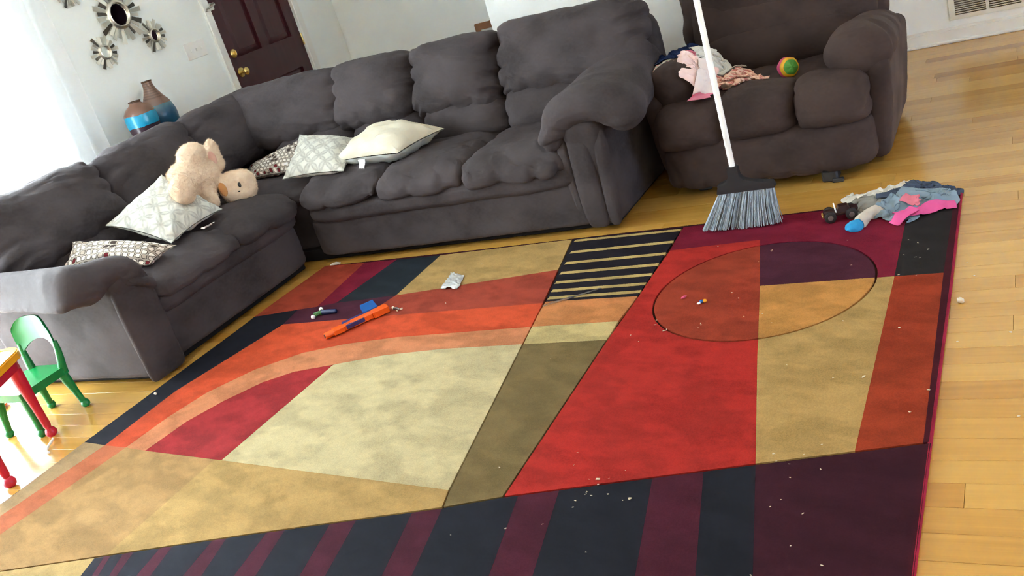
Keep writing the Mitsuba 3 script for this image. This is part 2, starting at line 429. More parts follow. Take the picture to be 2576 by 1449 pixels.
# ------------------------------------------------------------------ the room
XL, YF, YA, XR, YN, ZC = -5.0, 6.43, 6.65, 3.2, -2.2, 2.5
WY0, WY1, WZ1 = 0.3, 3.62, 2.12          # the window in the left wall
DY0, DY1, DZ1 = 5.274, 6.134, 2.04       # the front door in the left wall
RY0, RY1 = 1.6, 3.7                      # the patio opening in the right wall, out of view

# floor: boards along x
PW, P0 = 0.0915, 2.828
rng = random.Random(7)
struct('floor', cbox(XL - .2, XR + .2, YN - .2, YA + .2, -0.06, -0.012, 0.001), 'm_floor_gap', 'honey oak strip floor with long boards under and around the rug', cat='floor')
R_ = np.cross(FW, UP)
def in_frame(x, y, m=1.05):
    d = V(x, y, 0) - CAM
    z = d @ FW
    return z > 0.1 and abs(d @ R_ / z) < 0.5367 * m and abs(d @ UP / z) < 0.3019 * m
DARK = {31: 3, 35: 3, 30: 2, 26: 2, 36: 1, 12: 2, 33: 1, 21: 2}
seen_boards, far_boards = [], []
k0, k1 = math.floor((YN - P0) / PW), math.ceil((YA - P0) / PW)
for k in range(k0, k1 + 1):
    ya, yb = P0 + k * PW, P0 + (k + 1) * PW
    x = XL - 0.1 - rng.random() * 1.2
    cuts = {35: -0.585, 31: -0.517, -1: -0.128}
    while x < XR + 0.1:
        L = 0.7 + rng.random() * 1.1
        if k in cuts and x < cuts[k] - 0.05 < x + L + 0.5:
            L = cuts[k] - x
        x1 = x + L
        tone = rng.choice([0, 0, 1, 1, 4, 2, 0, 4])
        if k in DARK and x > -1.2: tone = DARK[k]
        b = (max(x, XL - .1), min(x1, XR + .1), max(ya, YN - .1), min(yb, YA + .1), tone, rng.random())
        if b[1] - b[0] > 0.02 and b[3] - b[2] > 0.01:
            under = (b[0] > -3.5 and b[1] < -0.4 and ya > 1.4 and yb < 3.78) or ya > 4.45 and b[1] < -0.75
            vis = any(in_frame(b[0] + (b[1] - b[0]) * t, y) and not (-3.55 < b[0] + (b[1] - b[0]) * t < -0.33 and 1.4 < y < 3.8)
                      and not (b[0] + (b[1] - b[0]) * t < -0.75 and y > 4.5) for t in np.linspace(0, 1, 14) for y in (ya, yb))
            (seen_boards if vis and not under else far_boards).append(b)
        x = x1
def board(b):
    return cbox(b[0] + .0005, b[1] - .0005, b[2] + .0004, b[3] - .0004, -0.014, 0.0 - 0.0004 * b[5], 0.0007)
for b in seen_boards[:300]:
    part('floor', 'plank', board(b), f'm_plank_{b[4]}')
for t in range(5):
    g = [board(b) for b in far_boards + seen_boards[300:] if b[4] == t]
    if g: part('floor', 'planks_beyond', merge(*g), f'm_plank_{t}', kind='stuff')

# walls
W = 0.14
struct('wall_left', merge(cbox(XL - W, XL, YN, WY0, 0, ZC), cbox(XL - W, XL, WY1, DY0, 0, ZC), cbox(XL - W, XL, DY1, YA, 0, ZC), cbox(XL - W, XL, WY0, WY1, WZ1, ZC), cbox(XL - W, XL, DY0, DY1, DZ1, ZC)),
       'm_wall', 'pale wall with the window, the starburst mirrors and the front door', cat='wall')
struct('wall_alcove', cbox(XL - W, -1.6, YA, YA + W, 0, ZC), 'm_wall', 'grey shaded wall set back beyond the front door', cat='wall')
hx0, hx1, hz0, hz1 = -.445, -.048, .147, .508       # the duct opening behind the grille
struct('wall_far', merge(cbox(-1.75, hx0, YF, YA + W, 0, ZC, 0.003), cbox(hx1, XR + W, YF, YA + W, 0, ZC, .003), cbox(hx0 - .01, hx1 + .01, YF + .0005, YA + W, hz1, ZC, .0005), cbox(hx0 - .01, hx1 + .01, YF + .0005, YA + W, 0, hz0, .0005)), 'm_wall', 'pale wall behind the recliner with the return air grille', cat='wall')
struct('wall_partition', merge(cbox(-3.004, -1.75, 5.5, 6.1, 0, ZC, .003), cbox(-1.9, -1.75, 6.09, YF + .01, 0, ZC)), 'm_wall', 'pale bright partition wall behind the long sofa, ending beside the alcove', cat='wall')
struct('wall_right', merge(cbox(XR, XR + W, YN, RY0, 0, ZC), cbox(XR, XR + W, RY1, YF, 0, ZC), cbox(XR, XR + W, RY0, RY1, 2.15, ZC)), 'm_wall', 'pale wall with an open patio doorway', cat='wall')
struct('wall_near', cbox(XL - W, XR + W, YN - W, YN, 0, ZC), 'm_wall', 'pale wall behind the viewer', cat='wall')
struct('ceiling', cbox(XL - W, XR + W, YN - W, YA + W, ZC, ZC + .1), 'm_ceiling', 'plain white ceiling', cat='ceiling')
struct('ground', cbox(-40, 40, -40, 40, -0.4, -0.3), 'm_outside', 'ground outside the house', cat='ground')

def baseboard(name, x0, x1, y0, y1, d, lab):
    z = .097
    if d in 'xX':   # thickness along x, inner face at x1 or x0
        xs = (x0, x1) if d == 'x' else (x1, x0)
        m = merge(cbox(min(xs), max(xs), y0, y1, 0, z - .012, .002), cbox(min(xs), max(xs) if d == 'x' else max(xs), y0, y1, z - .013, z, .005))
    else:
        m = merge(cbox(x0, x1, y0 + .004, y1, 0.002, z - .018, .002), cbox(x0, x1, y0 + .010, y1, z - .02, z, .006), cbox(x0, x1, y0 - .008, y1, 0.0, 0.02, .006))
    struct(name, m, 'm_trim', lab, cat='baseboard')
baseboard('baseboard_far', -1.75, XR, YF - .016, YF, 'y', 'white painted baseboard below the return air grille')
baseboard('baseboard_alcove', XL, -1.9, YA - .016, YA, 'y', 'white painted baseboard of the alcove')
baseboard('baseboard_left', XL, XL + .016, WY1 + .1, DY0 - .08, 'x', 'white painted baseboard behind the left sofa')

# window_1 with its panes; the curtain hangs before it
wy = (WY0 + WY1) / 2
fr = [cbox(XL - .12, XL - .03, WY0, WY0 + .07, .0, WZ1, .006), cbox(XL - .12, XL - .03, WY1 - .07, WY1, .0, WZ1, .006), cbox(XL - .12, XL - .03, WY0, WY1, WZ1 - .07, WZ1, .006),
      cbox(XL - .12, XL - .03, WY0, WY1, 0, .08, .006), cbox(XL - .11, XL - .04, wy - .05, wy + .05, .05, WZ1 - .05, .006)]
struct('window_1', None, None, 'wide patio window standing open behind the sheer curtain', cat='window')
for m in fr: part('window_1', 'frame', m, 'm_trim')
def curtain(y0, y1, seed, label):
    k, m = 150, 26
    u = np.linspace(0, 1, k); zz = np.linspace(0.015, 2.28, m)
    U, Z = np.meshgrid(u, zz, indexing='ij')
    q = np.stack([U * 9 + seed, Z * .7, Z * 0], -1)
    ph = 2 * PI * (U * (y1 - y0) / 0.115) + 3.2 * (meshkit.fbm(q, 3, seed) - .5)
    amp = .026 + .016 * (meshkit.noise(np.stack([U * 14, Z * 1.2, Z * 0 + seed], -1), seed) - .5)
    X = XL + .085 + amp * np.sin(ph) + .01 * np.sin(ph * .37 + Z)
    Y = y0 + (y1 - y0) * U + .015 * np.cos(ph) + .02 * (meshkit.fbm(np.stack([U * 3, Z * 2.4, Z * 0], -1), 3, seed + 5) - .5) * (U > .9)
    v = np.stack([X, Y, Z], -1).reshape(-1, 3)
    i = np.arange(k * m).reshape(k, m)
    f = np.stack([i[:-1, :-1], i[1:, :-1], i[1:, 1:], i[:-1, 1:]], -1).reshape(-1, 4)
    t = thing('curtain', label, 'curtain', 'sheer curtains at the window')
    add(t, (v, np.vstack([f[:, [0, 1, 2]], f[:, [0, 2, 3]]])), 'm_curtain', True)
    return t
curtain(2.05, 3.965, 3, 'sheer white curtain gathered in folds, nearest the wall mirrors')
curtain(0.12, 2.065, 11, 'sheer white curtain over the far half of the window beyond the sofa arm')
rod = thing('curtain_rod', 'thin white curtain rod along the top of the window', 'curtain rod')
part(rod, 'pole', tube([(XL + .085, .05, 2.3), (XL + .085, 4.05, 2.3)], .012, 10), 'm_white', True)
for y in (.2, 2.0, 3.9):
    part(rod, 'bracket', cbox(XL - .002, XL + .1, y - .012, y + .012, 2.285, 2.315), 'm_white')

# the front door, its frame and its hardware
struct('door_1', None, None, 'dark mahogany panelled front door with brass knob and deadbolt', cat='door')
panels = [(DY0 + .11, DY0 + .385, 1.10, 1.62), (DY0 + .475, DY1 - .11, 1.10, 1.62), (DY0 + .11, DY0 + .385, 1.72, 1.93), (DY0 + .475, DY1 - .11, 1.72, 1.93), (DY0 + .11, DY0 + .385, .24, .86), (DY0 + .475, DY1 - .11, .24, .86)]
slab = sg.box(DY0 + .004, .012, DY1 - .004, DZ1 - .004)
for a, b, c, d in panels: slab = slab.difference(sg.box(a, c, b, d))
def wallface(poly, x0, x1):      # polygon in (y, z), thick along x
    v, f = prism(poly, 0, x1 - x0)
    return np.stack([x0 + v[:, 2], v[:, 0], v[:, 1]], 1), f
part('door_1', 'slab', wallface(slab, XL - .05, XL - .008), 'm_door')
for a, b, c, d in panels:
    P = [(XL - .03, a, c), (XL - .03, b, c), (XL - .03, b, d), (XL - .03, a, d), (XL - .030, a + .012, c + .012), (XL - .030, b - .012, c + .012), (XL - .03, b - .012, d - .012), (XL - .03, a + .012, d - .012),
         (XL - .014, a + .045, c + .045), (XL - .014, b - .045, c + .045), (XL - .014, b - .045, d - .045), (XL - .014, a + .045, d - .045), (XL - .045, a, c), (XL - .045, b, c), (XL - .045, b, d), (XL - .045, a, d)]
    part('door_1', 'panel', hull(P), 'm_door')
def xlathe(prof, at, n=28):      # lathe about the x axis
    v, f = lathe(prof, n)
    return np.stack([v[:, 2], v[:, 0], v[:, 1]], 1) + V(*at), f
kn = part('door_1', 'knob', xlathe([(0.001, -.001), (.034, 0), (.034, .006), (.020, .010), (.012, .014), (.012, .034), (.020, .040), (.027, .050), (.027, .058), (.018, .067), (.001, .069)], (XL - .008, 5.352, .995)), 'm_brass', 40, label='round brass door knob')
part('door_1', 'deadbolt', xlathe([(0.001, -.001), (.031, 0), (.031, .008), (.024, .014), (.010, .016), (.001, .016)], (XL - .008, 5.345, 1.135)), 'm_brass', 40, label='brass deadbolt plate')
part('door_1', 'thumb_turn', cbox(XL + .006, XL + .026, 5.339, 5.351, 1.120, 1.150, .003), 'm_brass')
part('door_1', 'door_guard', merge(cbox(XL - .009, XL + .006, 5.285, 5.325, 1.455, 1.505), tube([(XL + .012, 5.22, 1.47), (XL + .028, 5.25, 1.475), (XL + .03, 5.31, 1.49), (XL + .012, 5.325, 1.50)], .007, 8), cbox(XL + .016, XL + .03, 5.215, 5.27, 1.455, 1.475)), 'm_chrome', 40, label='chrome swing guard at the edge of the door')
for nm, m in (('trim_1', cbox(XL - .13, XL + .018, DY0 - .07, DY0 - .001, 0, DZ1 + .06, .005)), ('trim_2', cbox(XL - .13, XL + .018, DY1 + .001, DY1 + .07, 0, DZ1 + .06, .005)), ('trim_3', cbox(XL - .13, XL + .018, DY0, DY1, DZ1 + .001, DZ1 + .07, .005))):
    struct(nm, m, 'm_trim', {'trim_1': 'white door casing on the knob side', 'trim_2': 'white door casing on the hinge side', 'trim_3': 'white door casing over the door'}[nm], cat='trim')
for z in (.25, 1.05, 1.8):
    part('door_1', 'hinge', tube([(XL - .002, DY1 - .004, z - .045), (XL - .002, DY1 - .004, z + .045)], .007, 10), 'm_brass', True)

# return air grille in the far wall
g = thing('return_air_grille', 'cream painted return air grille low on the wall above the baseboard', 'vent')
gx0, gx1, gz0, gz1 = -.457, -.036, .135, .52
hole = [(-.424, -.2555), (-.2395, -.070)]
fp = sg.box(gx0, gz0, gx1, gz1)
for a, b in hole: fp = fp.difference(sg.box(a, gz0 + .026, b, gz1 - .026))
v, f = prism(fp, 0, .012)
part(g, 'frame', (np.stack([v[:, 0], YF - v[:, 2] - .0005, v[:, 1]], 1), f[:, ::-1]), 'm_vent')
part(g, 'duct', merge(cbox(hx0, hx0 + .002, YF + .001, YF + .3, hz0, hz1, .0003), cbox(hx1 - .002, hx1, YF + .001, YF + .3, hz0, hz1, .0003), cbox(hx0, hx1, YF + .001, YF + .3, hz0, hz0 + .002, .0003), cbox(hx0, hx1, YF + .001, YF + .3, hz1 - .002, hz1, .0003), cbox(hx0, hx1, YF + .298, YF + .3, hz0, hz1, .0003)), 'm_duct')
nz = 26
for a, b in hole:
    for i in range(nz):
        z = gz0 + .029 + (gz1 - gz0 - .058) * (i + .5) / nz
        part(g, 'slat', move(cbox(a + .0005, b - .0005, -.0055, .0055, -.0009, .0009, .0003), (0, YF - .0075, z), rx=-38), 'm_vent')

# switch plate
t = thing('light_switch', 'white three gang light switch plate on the wall beside the front door', 'light switch')
part(t, 'plate', cbox(XL + .0005, XL + .007, 4.905, 5.105, 1.193, 1.305, .003), 'm_white')
for i in range(3):
    y = 4.955 + .05 * i
    part(t, 'toggle', move(cbox(0, .012, -.005, .005, -.011, .011, .002), (XL + .006, y, 1.25), ry=12), 'm_white')

# starburst mirrors
def starburst(y, z, R, rg, n, seed, label):
    t = thing('starburst_mirror', label, 'mirror', 'starburst mirrors on the wall')
    rr = random.Random(seed)
    for i in range(n):
        a = 2 * PI * (i + .15 * rr.random()) / n
        L = R * (1.0, .84, .92, .80)[i % 4] * (.96 + .06 * rr.random())
        w0, w1 = .80 * 2 * PI * rg / n, (.95 if i % 2 == 0 else .78) * 2 * PI * R / n * .80
        r0 = rg * .95
        tilt = rr.uniform(-.5, .5)
        x0 = .012 + .004 * (i % 2)
        P = []
        for r, w in ((r0, w0), (L, w1)):
            for s in (-1, 1):
                for dx in (0, .004):
                    P.append((x0 + dx + s * w * .5 * tilt * .6 + .004, r, s * w * .5))
        P = np.array(P)
        ca, sa = math.cos(a), math.sin(a)
        P = np.stack([XL + P[:, 0], y + P[:, 1] * ca - P[:, 2] * sa, z + P[:, 1] * sa + P[:, 2] * ca], 1)
        part(t, 'ray', hull(P), 'm_bronze' if i % 5 in (1, 3) and i % 3 else 'm_champagne')
    part(t, 'rim', xlathe([(rg * 1.02, .0), (rg * 1.30, .001), (rg * 1.32, .022), (rg * 1.2, .036), (rg * 1.05, .038), (rg * .98, .030), (rg * .98, .012)], (XL + .001, y, z)), 'm_champagne', 50)
    part(t, 'glass', xlathe([(.0005, .022), (rg, .022), (rg, .018), (.0005, .018)], (XL, y, z)), 'm_mirror')
    return t
starburst(4.482, 1.603, .186, .070, 28, 1, 'largest silver starburst wall mirror, in the middle of the cluster')
starburst(4.262, 1.418, .108, .036, 24, 2, 'small starburst wall mirror nearest the curtain, lowest on the left of the big one')
starburst(4.690, 1.420, .108, .036, 24, 3, 'small starburst wall mirror nearest the light switch')
starburst(4.185, 1.815, .108, .036, 24, 4, 'small starburst wall mirror cut off at the top, above the others')

# a dark canvas in the hall behind the partition, out of view, that the mirrors show
t = thing('wall_picture', 'dark plum canvas picture in the hall behind the partition wall', 'picture')
part(t, 'canvas', cbox(-3.02, -2.20, YA - .035, YA - .0005, 1.05, 2.15), 'm_plum_canvas')

# the framed picture leaning in the alcove
t = thing('picture_frame', 'brown wooden frame corner showing past the end of the bright wall', 'picture frame')
fp = sg.box(-3.735, .22, -3.235, .785).difference(sg.box(-3.69, .265, -3.28, .735))
v, f = prism(fp, 0, .02)
part(t, 'frame', (np.stack([v[:, 0], YA - .06 - v[:, 2] + (v[:, 1] - .5) * .02, v[:, 1]], 1), f[:, ::-1]), 'm_frame_wood')
part(t, 'mat_board', cbox(-3.70, -3.28, YA - .072, YA - .066, .26, .74, .001), 'm_mat_board')
st_ = thing('hall_bench', 'low wooden bench in the alcove under the leaning frame', 'bench')
part(st_, 'top', cbox(-4.3, -3.54, YA - .30, YA - .02, .185, .218), 'm_console')
for x in (-4.25, -3.59):
    for y in (YA - .27, YA - .05): part(st_, 'leg', cbox(x - .02, x + .02, y - .02, y + .02, 0, .186), 'm_console')

# the ceiling lamp behind the camera: warm glass dome
t = thing('ceiling_lamp', 'round frosted ceiling lamp with a warm glow behind the viewer', 'lamp')
part(t, 'canopy', lathe([(.001, 0), (.20, 0), (.21, -.02), (.19, -.03), (.001, -.03)], 32, (1.2, 1.2, ZC)), 'm_brass', 40)
dome = lathe([(.20, -.031), (.195, -.06), (.15, -.10), (.08, -.122), (.001, -.128)], 32, (1.2, 1.2, ZC))
key = part(t, 'diffuser', (dome[0], dome[1][:, ::-1]), 'm_lamp_shade', True)
scene[key]['emitter'] = {'type': 'area', 'radiance': {'type': 'rgb', 'value': list(LAMP)}}
# ------------------------------------------------------------------ the sectional: two runs meeting in the corner
def place(m, run):
    """(u along, v into the depth, z) of a run -> world."""
    v, f = m
    if run == 0:
        return np.stack([v[:, 0], 3.90 + v[:, 1], v[:, 2]], 1), f
    return np.stack([-3.64 - v[:, 1], v[:, 0], v[:, 2]], 1), f

def at(m, x, y, z, **k): return move(m, (x, y, z), **k)

def roughen(v, f, amp, s, seed, pl=None):
    n = vnormals(v, f)
    return v + n * (amp * 2 * (meshkit.fbm(v * s + seed, 3, seed) - .5))[:, None], f

def arm_pad(u0, flip, v0, v1, seed, dz=0.0, rise=.02, up=0.0, carve=True):
    """The padded top of an arm: a mushroom-shaped roll that hangs over both sides of the arm panel."""
    c = -1 if flip else 1
    def fn(p):
        Vv = p[:, 1]; U = (p[:, 0] - u0) * c; Z = p[:, 2] - dz
        U = np.where(U > 0, U * (1 + 1.2 * np.clip(Vv - .10, 0, .7)), U)
        q = np.stack([U, Z], 1)
        top = ell(np.stack([U - .02, Z - .575 - rise * np.clip(Vv, 0, .6), U * 0], 1), (0, 0, 0), (.225, .135, 9))
        top = -smin(-top, -(.505 + .5 * up - Z), .03)
        def cap2(a, b, ra, rb):
            a, b = V(*a), V(*b); t = np.clip(((q - a) @ (b - a)) / ((b - a) @ (b - a)), 0, 1)
            return np.linalg.norm(q - a - t[:, None] * (b - a), axis=1) - (ra + (rb - ra) * t)
        inn = cap2((-.13, .57), (-.205, .49), .075, .06)
        out = cap2((.13 - up * .4, .575 + up * .4), (.18 - up * .4, .545 + up), .085, .075)
        d = smin(smin(top, inn, .06), out, .06)
        if carve: d = -smin(-d, cap2((.0, .25), (.0, .42), .13, .115), .035)
        e = np.maximum(v0 - Vv, Vv - v1) + .09
        k = np.stack([np.maximum(d + .09, 0), np.maximum(e, 0)], 1)
        return np.linalg.norm(k, axis=1) + np.minimum(np.maximum(d + .09, e), 0) - .09
    lo, hi = (u0 - .34, v0 - .04, .36), (u0 + .34, v1 + .04, .80)
    v, f = relax(*snet(fn, lo, hi, .014), it=4)
    n = vnormals(v, f)
    front = np.clip((v0 + .16 - v[:, 1]) / .14, 0, 1)
    low = np.clip((.60 - v[:, 2]) / .12, 0, 1)
    a = np.arctan2(v[:, 2] - .5, v[:, 0] - u0)
    cr = (0.5 + .5 * np.sin(a * 17 + 5 * meshkit.fbm(v * 5 + seed, 2, seed))) ** 4
    side = (0.5 + .5 * np.sin(v[:, 1] * 48 + 6 * meshkit.fbm(v * 4 + seed, 2, seed))) ** 4
    d = -.014 * cr * front * low - .004 * side * low * (1 - front) + .016 * (meshkit.fbm(v * 4.5 + seed, 3, seed) - .5)
    return v + n * d[:, None], f

def arm_panel(u0, w, v0, v1, h, flip):
    """Upright arm body below the pad, its front edge rolled."""
    c = -1 if flip else 1
    def fn(p):
        U = (p[:, 0] - u0) * c
        q = np.stack([U, p[:, 1], p[:, 2]], 1)
        flare = .035 * np.clip((p[:, 2] - .25) / .3, 0, 1) ** 1.5
        a = rbox(q, (0, (v0 + v1) / 2, .03 + h / 2), (w / 2, (v1 - v0) / 2, h / 2), .03)
        return a - flare
    v, f = relax(*snet(fn, (u0 - w / 2 - .08, v0 - .08, 0.005), (u0 + w / 2 + .08, v1 + .08, h + .09), .02), it=3)
    return roughen(v, f, .006, 6, 4)

SL = 'm_sofa'
def back_cushion(w, h, d, seed, n=34):
    v, f = pad(w / 2, d / 2, h / 2, n=n, p=8.0, q=2.5, thin=1, lump=.013, seed=seed, pleat=.024, pleat_ax=0, along=2, freq=52)
    n_ = vnormals(v, f)
    low = np.clip((-v[:, 2] / (h / 2) - .35) / .6, 0, 1)
    cr = (0.5 + .5 * np.sin(v[:, 0] * 40 + 6 * meshkit.fbm(v * 5 + seed, 2, seed))) ** 3
    v = v + n_ * (-.016 * cr * low)[:, None]
    fold = meshkit.fbm(np.stack([v[:, 0] * 7 - v[:, 2] * 5, v[:, 2] * 16 + v[:, 0] * 4, v[:, 1] * 3 + seed], 1), 3, seed + 9)
    v = v - n_ * (.006 * np.clip(1 - np.abs(fold - .5) * 6, 0, 1) ** 2)[:, None]
    v[:, 1] -= .035 * np.clip((.1 - v[:, 2] / h), 0, .6)          # the stuffing sags towards the foot
    return v, f

def seat_cushion(w, d, h, seed, n=34):
    v, f = pad(w / 2, d / 2, h / 2, n=n, p=8.0, q=2.7, thin=2, lump=.015, seed=seed, pleat=.018, pleat_ax=0, along=1, freq=46)
    n_ = vnormals(v, f)
    fr_ = np.clip((-v[:, 1] / (d / 2) - .5) / .5, 0, 1)
    cr = (0.5 + .5 * np.sin(v[:, 0] * 26 + 6 * meshkit.fbm(v * 5 + seed, 2, seed))) ** 4
    v = v + n_ * (-.016 * cr * fr_)[:, None]
    fold = meshkit.fbm(np.stack([v[:, 0] * 9 + v[:, 1] * 6, v[:, 1] * 12, v[:, 2] * 3 + seed], 1), 3, seed + 9)
    v = v - n_ * (.007 * np.clip(1 - np.abs(fold - .5) * 6, 0, 1) ** 2)[:, None]
    v[:, 2] -= .05 * np.clip((-v[:, 1] / (d / 2) - .45) / .55, 0, 1) ** 1.6     # the front edge rolls down
    return v, f

# the long run along the far side
sofa = thing('sectional_sofa', 'long brown plush sofa run with its rolled arm beside the recliner', 'sofa', 'runs of the brown sectional sofa')
def P0_(name, m, sm=True, **k): return part(sofa, name, m if k.pop('raw', False) else place(m, 0), k.pop('mt', SL), sm, **k)
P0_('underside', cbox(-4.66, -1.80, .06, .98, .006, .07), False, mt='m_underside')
bv, bf = pad(.93, .5, .115, n=30, p=14, q=14, thin=2, lump=.006, seed=3)
P0_('base', at((bv, bf), -2.70, .495, .150))
bv, bf = pad(.84, .36, .078, n=36, p=12, q=3.2, thin=2, lump=.012, seed=5, pleat=.0)
P0_('seat_rail', at((bv, bf), -2.745, .325, .295))
P0_('corner_base', at(pad(.52, .42, .16, n=12, p=12, q=12, thin=2), -4.16, .52, .20))
for i, (a, b, z) in enumerate([(-3.60, -3.055, .412), (-3.065, -2.535, .405), (-2.545, -1.975, .398)]):
    P0_('seat_cushion', at(seat_cushion(b - a + .02, .68, .165, 10 + i), (a + b) / 2, .275, z, rz=0))
P0_('corner_seat', at(pad(.42, .36, .085, n=22, p=5, q=2.8, thin=2, lump=.01, seed=44), -4.0, .415, .385))
for i, (a, b) in enumerate([(-4.15, -3.53), (-3.53, -3.03), (-3.03, -2.50), (-2.50, -1.95)]):
    P0_('lumbar_roll', at(pad((b - a) / 2 + .005, .13, .125, n=22, p=4, q=2.4, thin=1, lump=.01, seed=20 + i, pleat=.01, pleat_ax=0, along=2, freq=60), (a + b) / 2, .60, .525, rx=-12))
for i, (a, b, dz, rz, ry) in enumerate([(-4.43, -3.585, .0, 5, 1.5), (-3.625, -3.055, .0, 0, 1), (-3.065, -2.505, -.005, -1, 1), (-2.505, -1.665, .0, -3, 2)]):
    P0_('back_cushion', at(back_cushion(b - a + .02, .42, .34, 30 + i), (a + b) / 2, .68, .765 + dz, rx=-19, rz=rz, ry=ry))
P0_('back_frame', at(pad(1.50, .10, .40, n=20, p=10, q=6, thin=1), -3.20, .92, .47), True)
ap = arm_pad(-1.80, False, -.07, .86, 2)
P0_('arm_pad', ap)
P0_('arm_panel', arm_panel(-1.838, .155, -.005, .98, .50, False))
P0_('front_welt', at(pad(.062, .042, .25, n=16, p=5, q=2.3, thin=1, lump=.005, seed=8), -1.868, .005, .275), True)
P0_('outer_welt', at(pad(.034, .038, .25, n=14, p=4, q=2.3, thin=1, lump=.004, seed=11), -1.775, .012, .275, ry=3), True)
P0_('inner_welt', at(pad(.030, .035, .22, n=14, p=4, q=2.2, thin=1), -1.955, .025, .28, ry=-3), True)

P0_('back_cushion', place(at(back_cushion(.76, .44, .34, 72), 4.42, .755, .745, rx=-22, rz=-2, ry=-.5), 1), raw=True)
P0_('back_frame', place(at(pad(.44, .065, .38, n=20, p=10, q=6, thin=1), 4.40, .985, .45), 1), raw=True)
# the short run along the window
sofa2 = thing('sectional_sofa', 'short brown plush sofa run under the window, arm beside the green chair', 'sofa', 'runs of the brown sectional sofa')
def P1_(name, m, sm=True, **k): return part(sofa2, name, place(m, 1), k.pop('mt', SL), sm, **k)
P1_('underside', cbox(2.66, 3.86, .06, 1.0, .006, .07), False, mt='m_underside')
P1_('base', at(pad(.57, .5, .125, n=30, p=14, q=12, thin=2, lump=.006, seed=13), 3.315, .505, .158))
P1_('seat_rail', at(pad(.58, .40, .085, n=30, p=10, q=3.0, thin=2, lump=.012, seed=15), 3.335, .39, .305))
for i, (a, b) in enumerate([(2.80, 3.415), (3.40, 3.93)]):
    P1_('seat_cushion', at(seat_cushion(b - a + .03, .78, .175, 50 + i), (a + b) / 2, .345, .408))
for i, (a, b) in enumerate([(2.80, 3.40), (3.40, 3.95)]):
    P1_('lumbar_roll', at(pad((b - a) / 2 + .005, .12, .12, n=20, p=4, q=2.4, thin=1, lump=.01, seed=60 + i), (a + b) / 2, .66, .52, rx=-12))
for i, (a, b, rz) in enumerate([(2.58, 3.40, 2), (3.39, 4.07, 1)]):
    P1_('back_cushion', at(back_cushion(b - a + .02, .44, .34, 70 + i), (a + b) / 2, .755, .745, rx=-22, rz=rz, ry=-.5))
P1_('back_frame', at(pad(.66, .09, .38, n=20, p=10, q=6, thin=1), 3.28, 1.02, .45), True)
P1_('arm_pad', arm_pad(2.585, True, -.06, .96, 6, -.065, -.09, .125, False))
P1_('arm_panel', arm_panel(2.692, .17, -.005, 1.0, .50, True))
P1_('front_welt', at(pad(.112, .030, .250, n=22, p=10, q=2.6, thin=1, lump=.005, seed=9), 2.700, .0, .262), True)

# ------------------------------------------------------------------ the recliner
rc = thing('recliner', 'dark brown plush recliner armchair with a closed padded footrest, clothes heaped on one arm', 'armchair')
def PR(name, m, sm=True, **k): return part(rc, name, m, k.pop('mt', 'm_recliner'), sm, **k)
def foot_pad():
    v, f = pad(.485, .16, .125, n=40, p=6, q=3, thin=1, lump=.012, seed=81)
    n_ = vnormals(v, f)
    cr = (0.5 + .5 * np.sin(v[:, 0] * 46 + v[:, 2] * 12 + 6 * meshkit.fbm(v * 4, 2, 8))) ** 4
    m = np.clip((-v[:, 1] / .16 - .2) / .5, 0, 1) * (0.4 + .6 * np.clip(.5 - v[:, 2] / .2, 0, 1))
    return v + n_ * (-.013 * cr * m)[:, None], f
PR('footrest', at(foot_pad(), -1.135, 4.305, .155))
for i, (a, b, z) in enumerate([(-1.615, -1.285, .345), (-1.30, -.955, .355), (-.965, -.655, .352)]):
    PR('front_pad', at(pad((b - a) / 2 + .008, .20, .112, n=26, p=5, q=2.8, thin=1, lump=.012, seed=84 + i, pleat=.010, pleat_ax=0, along=2, freq=50), (a + b) / 2, 4.33, z))
PR('seat', at(pad(.40, .36, .10, n=26, p=5, q=2.8, thin=2, lump=.016, seed=90), -1.11, 4.66, .335))
PR('lumbar_pad', at(pad(.42, .14, .13, n=24, p=4, q=2.4, thin=1, lump=.01, seed=91), -1.12, 4.98, .50, rx=-12))
bp = pad(.53, .17, .46, n=40, p=4.5, q=2.6, thin=1, lump=.016, seed=92, pleat=.012, pleat_ax=0, along=2, freq=26)
PR('back', at(bp, -1.13, 5.17, .83, rx=-15))
PR('head_pad', at(pad(.42, .13, .25, n=30, p=4.5, q=2.4, thin=1, lump=.014, seed=93, pleat=.012, pleat_ax=0, along=2, freq=30), -1.10, 5.06, .885, rx=-16, ry=-2))
PR('back_pad', at(pad(.46, .13, .16, n=30, p=4.5, q=2.4, thin=1, lump=.014, seed=97), -1.12, 5.02, .64, rx=-14))
def rec_arm(x, s, seed):
    def fn(p):
        U = (p[:, 0] - x) * s; Y = p[:, 1]; Z = p[:, 2]
        zt = .515 - .035 * np.clip((Y - 4.5) / .5, 0, 1)
        r = .112 * (1 - .25 * np.clip((Y - 4.6) / .5, 0, 1))
        q = np.stack([U - .015, Z - zt], 1)
        d = np.linalg.norm(q / V(1.36 if s > 0 else 1.25, 1.0), axis=1) - r
        e = np.maximum(4.30 - Y, Y - 5.08) + .10
        k = np.stack([np.maximum(d + .10, 0), np.maximum(e, 0)], 1)
        return np.linalg.norm(k, axis=1) + np.minimum(np.maximum(d + .10, e), 0) - .10
    v, f = relax(*snet(fn, (x - .24, 4.22, .34), (x + .24, 5.16, .70), .014), it=4)
    n_ = vnormals(v, f)
    cr = (0.5 + .5 * np.sin(v[:, 1] * 26 + (v[:, 0] - x) * 18 + 6 * meshkit.fbm(v * 3 + seed, 2, seed))) ** 5
    out = np.clip(((v[:, 0] - x) * s - .0) / .12, 0, 1)
    d = -.018 * cr * out * (v[:, 2] > .44) + .014 * (meshkit.fbm(v * 5 + seed, 3, seed) - .5)
    return v + n_ * d[:, None], f
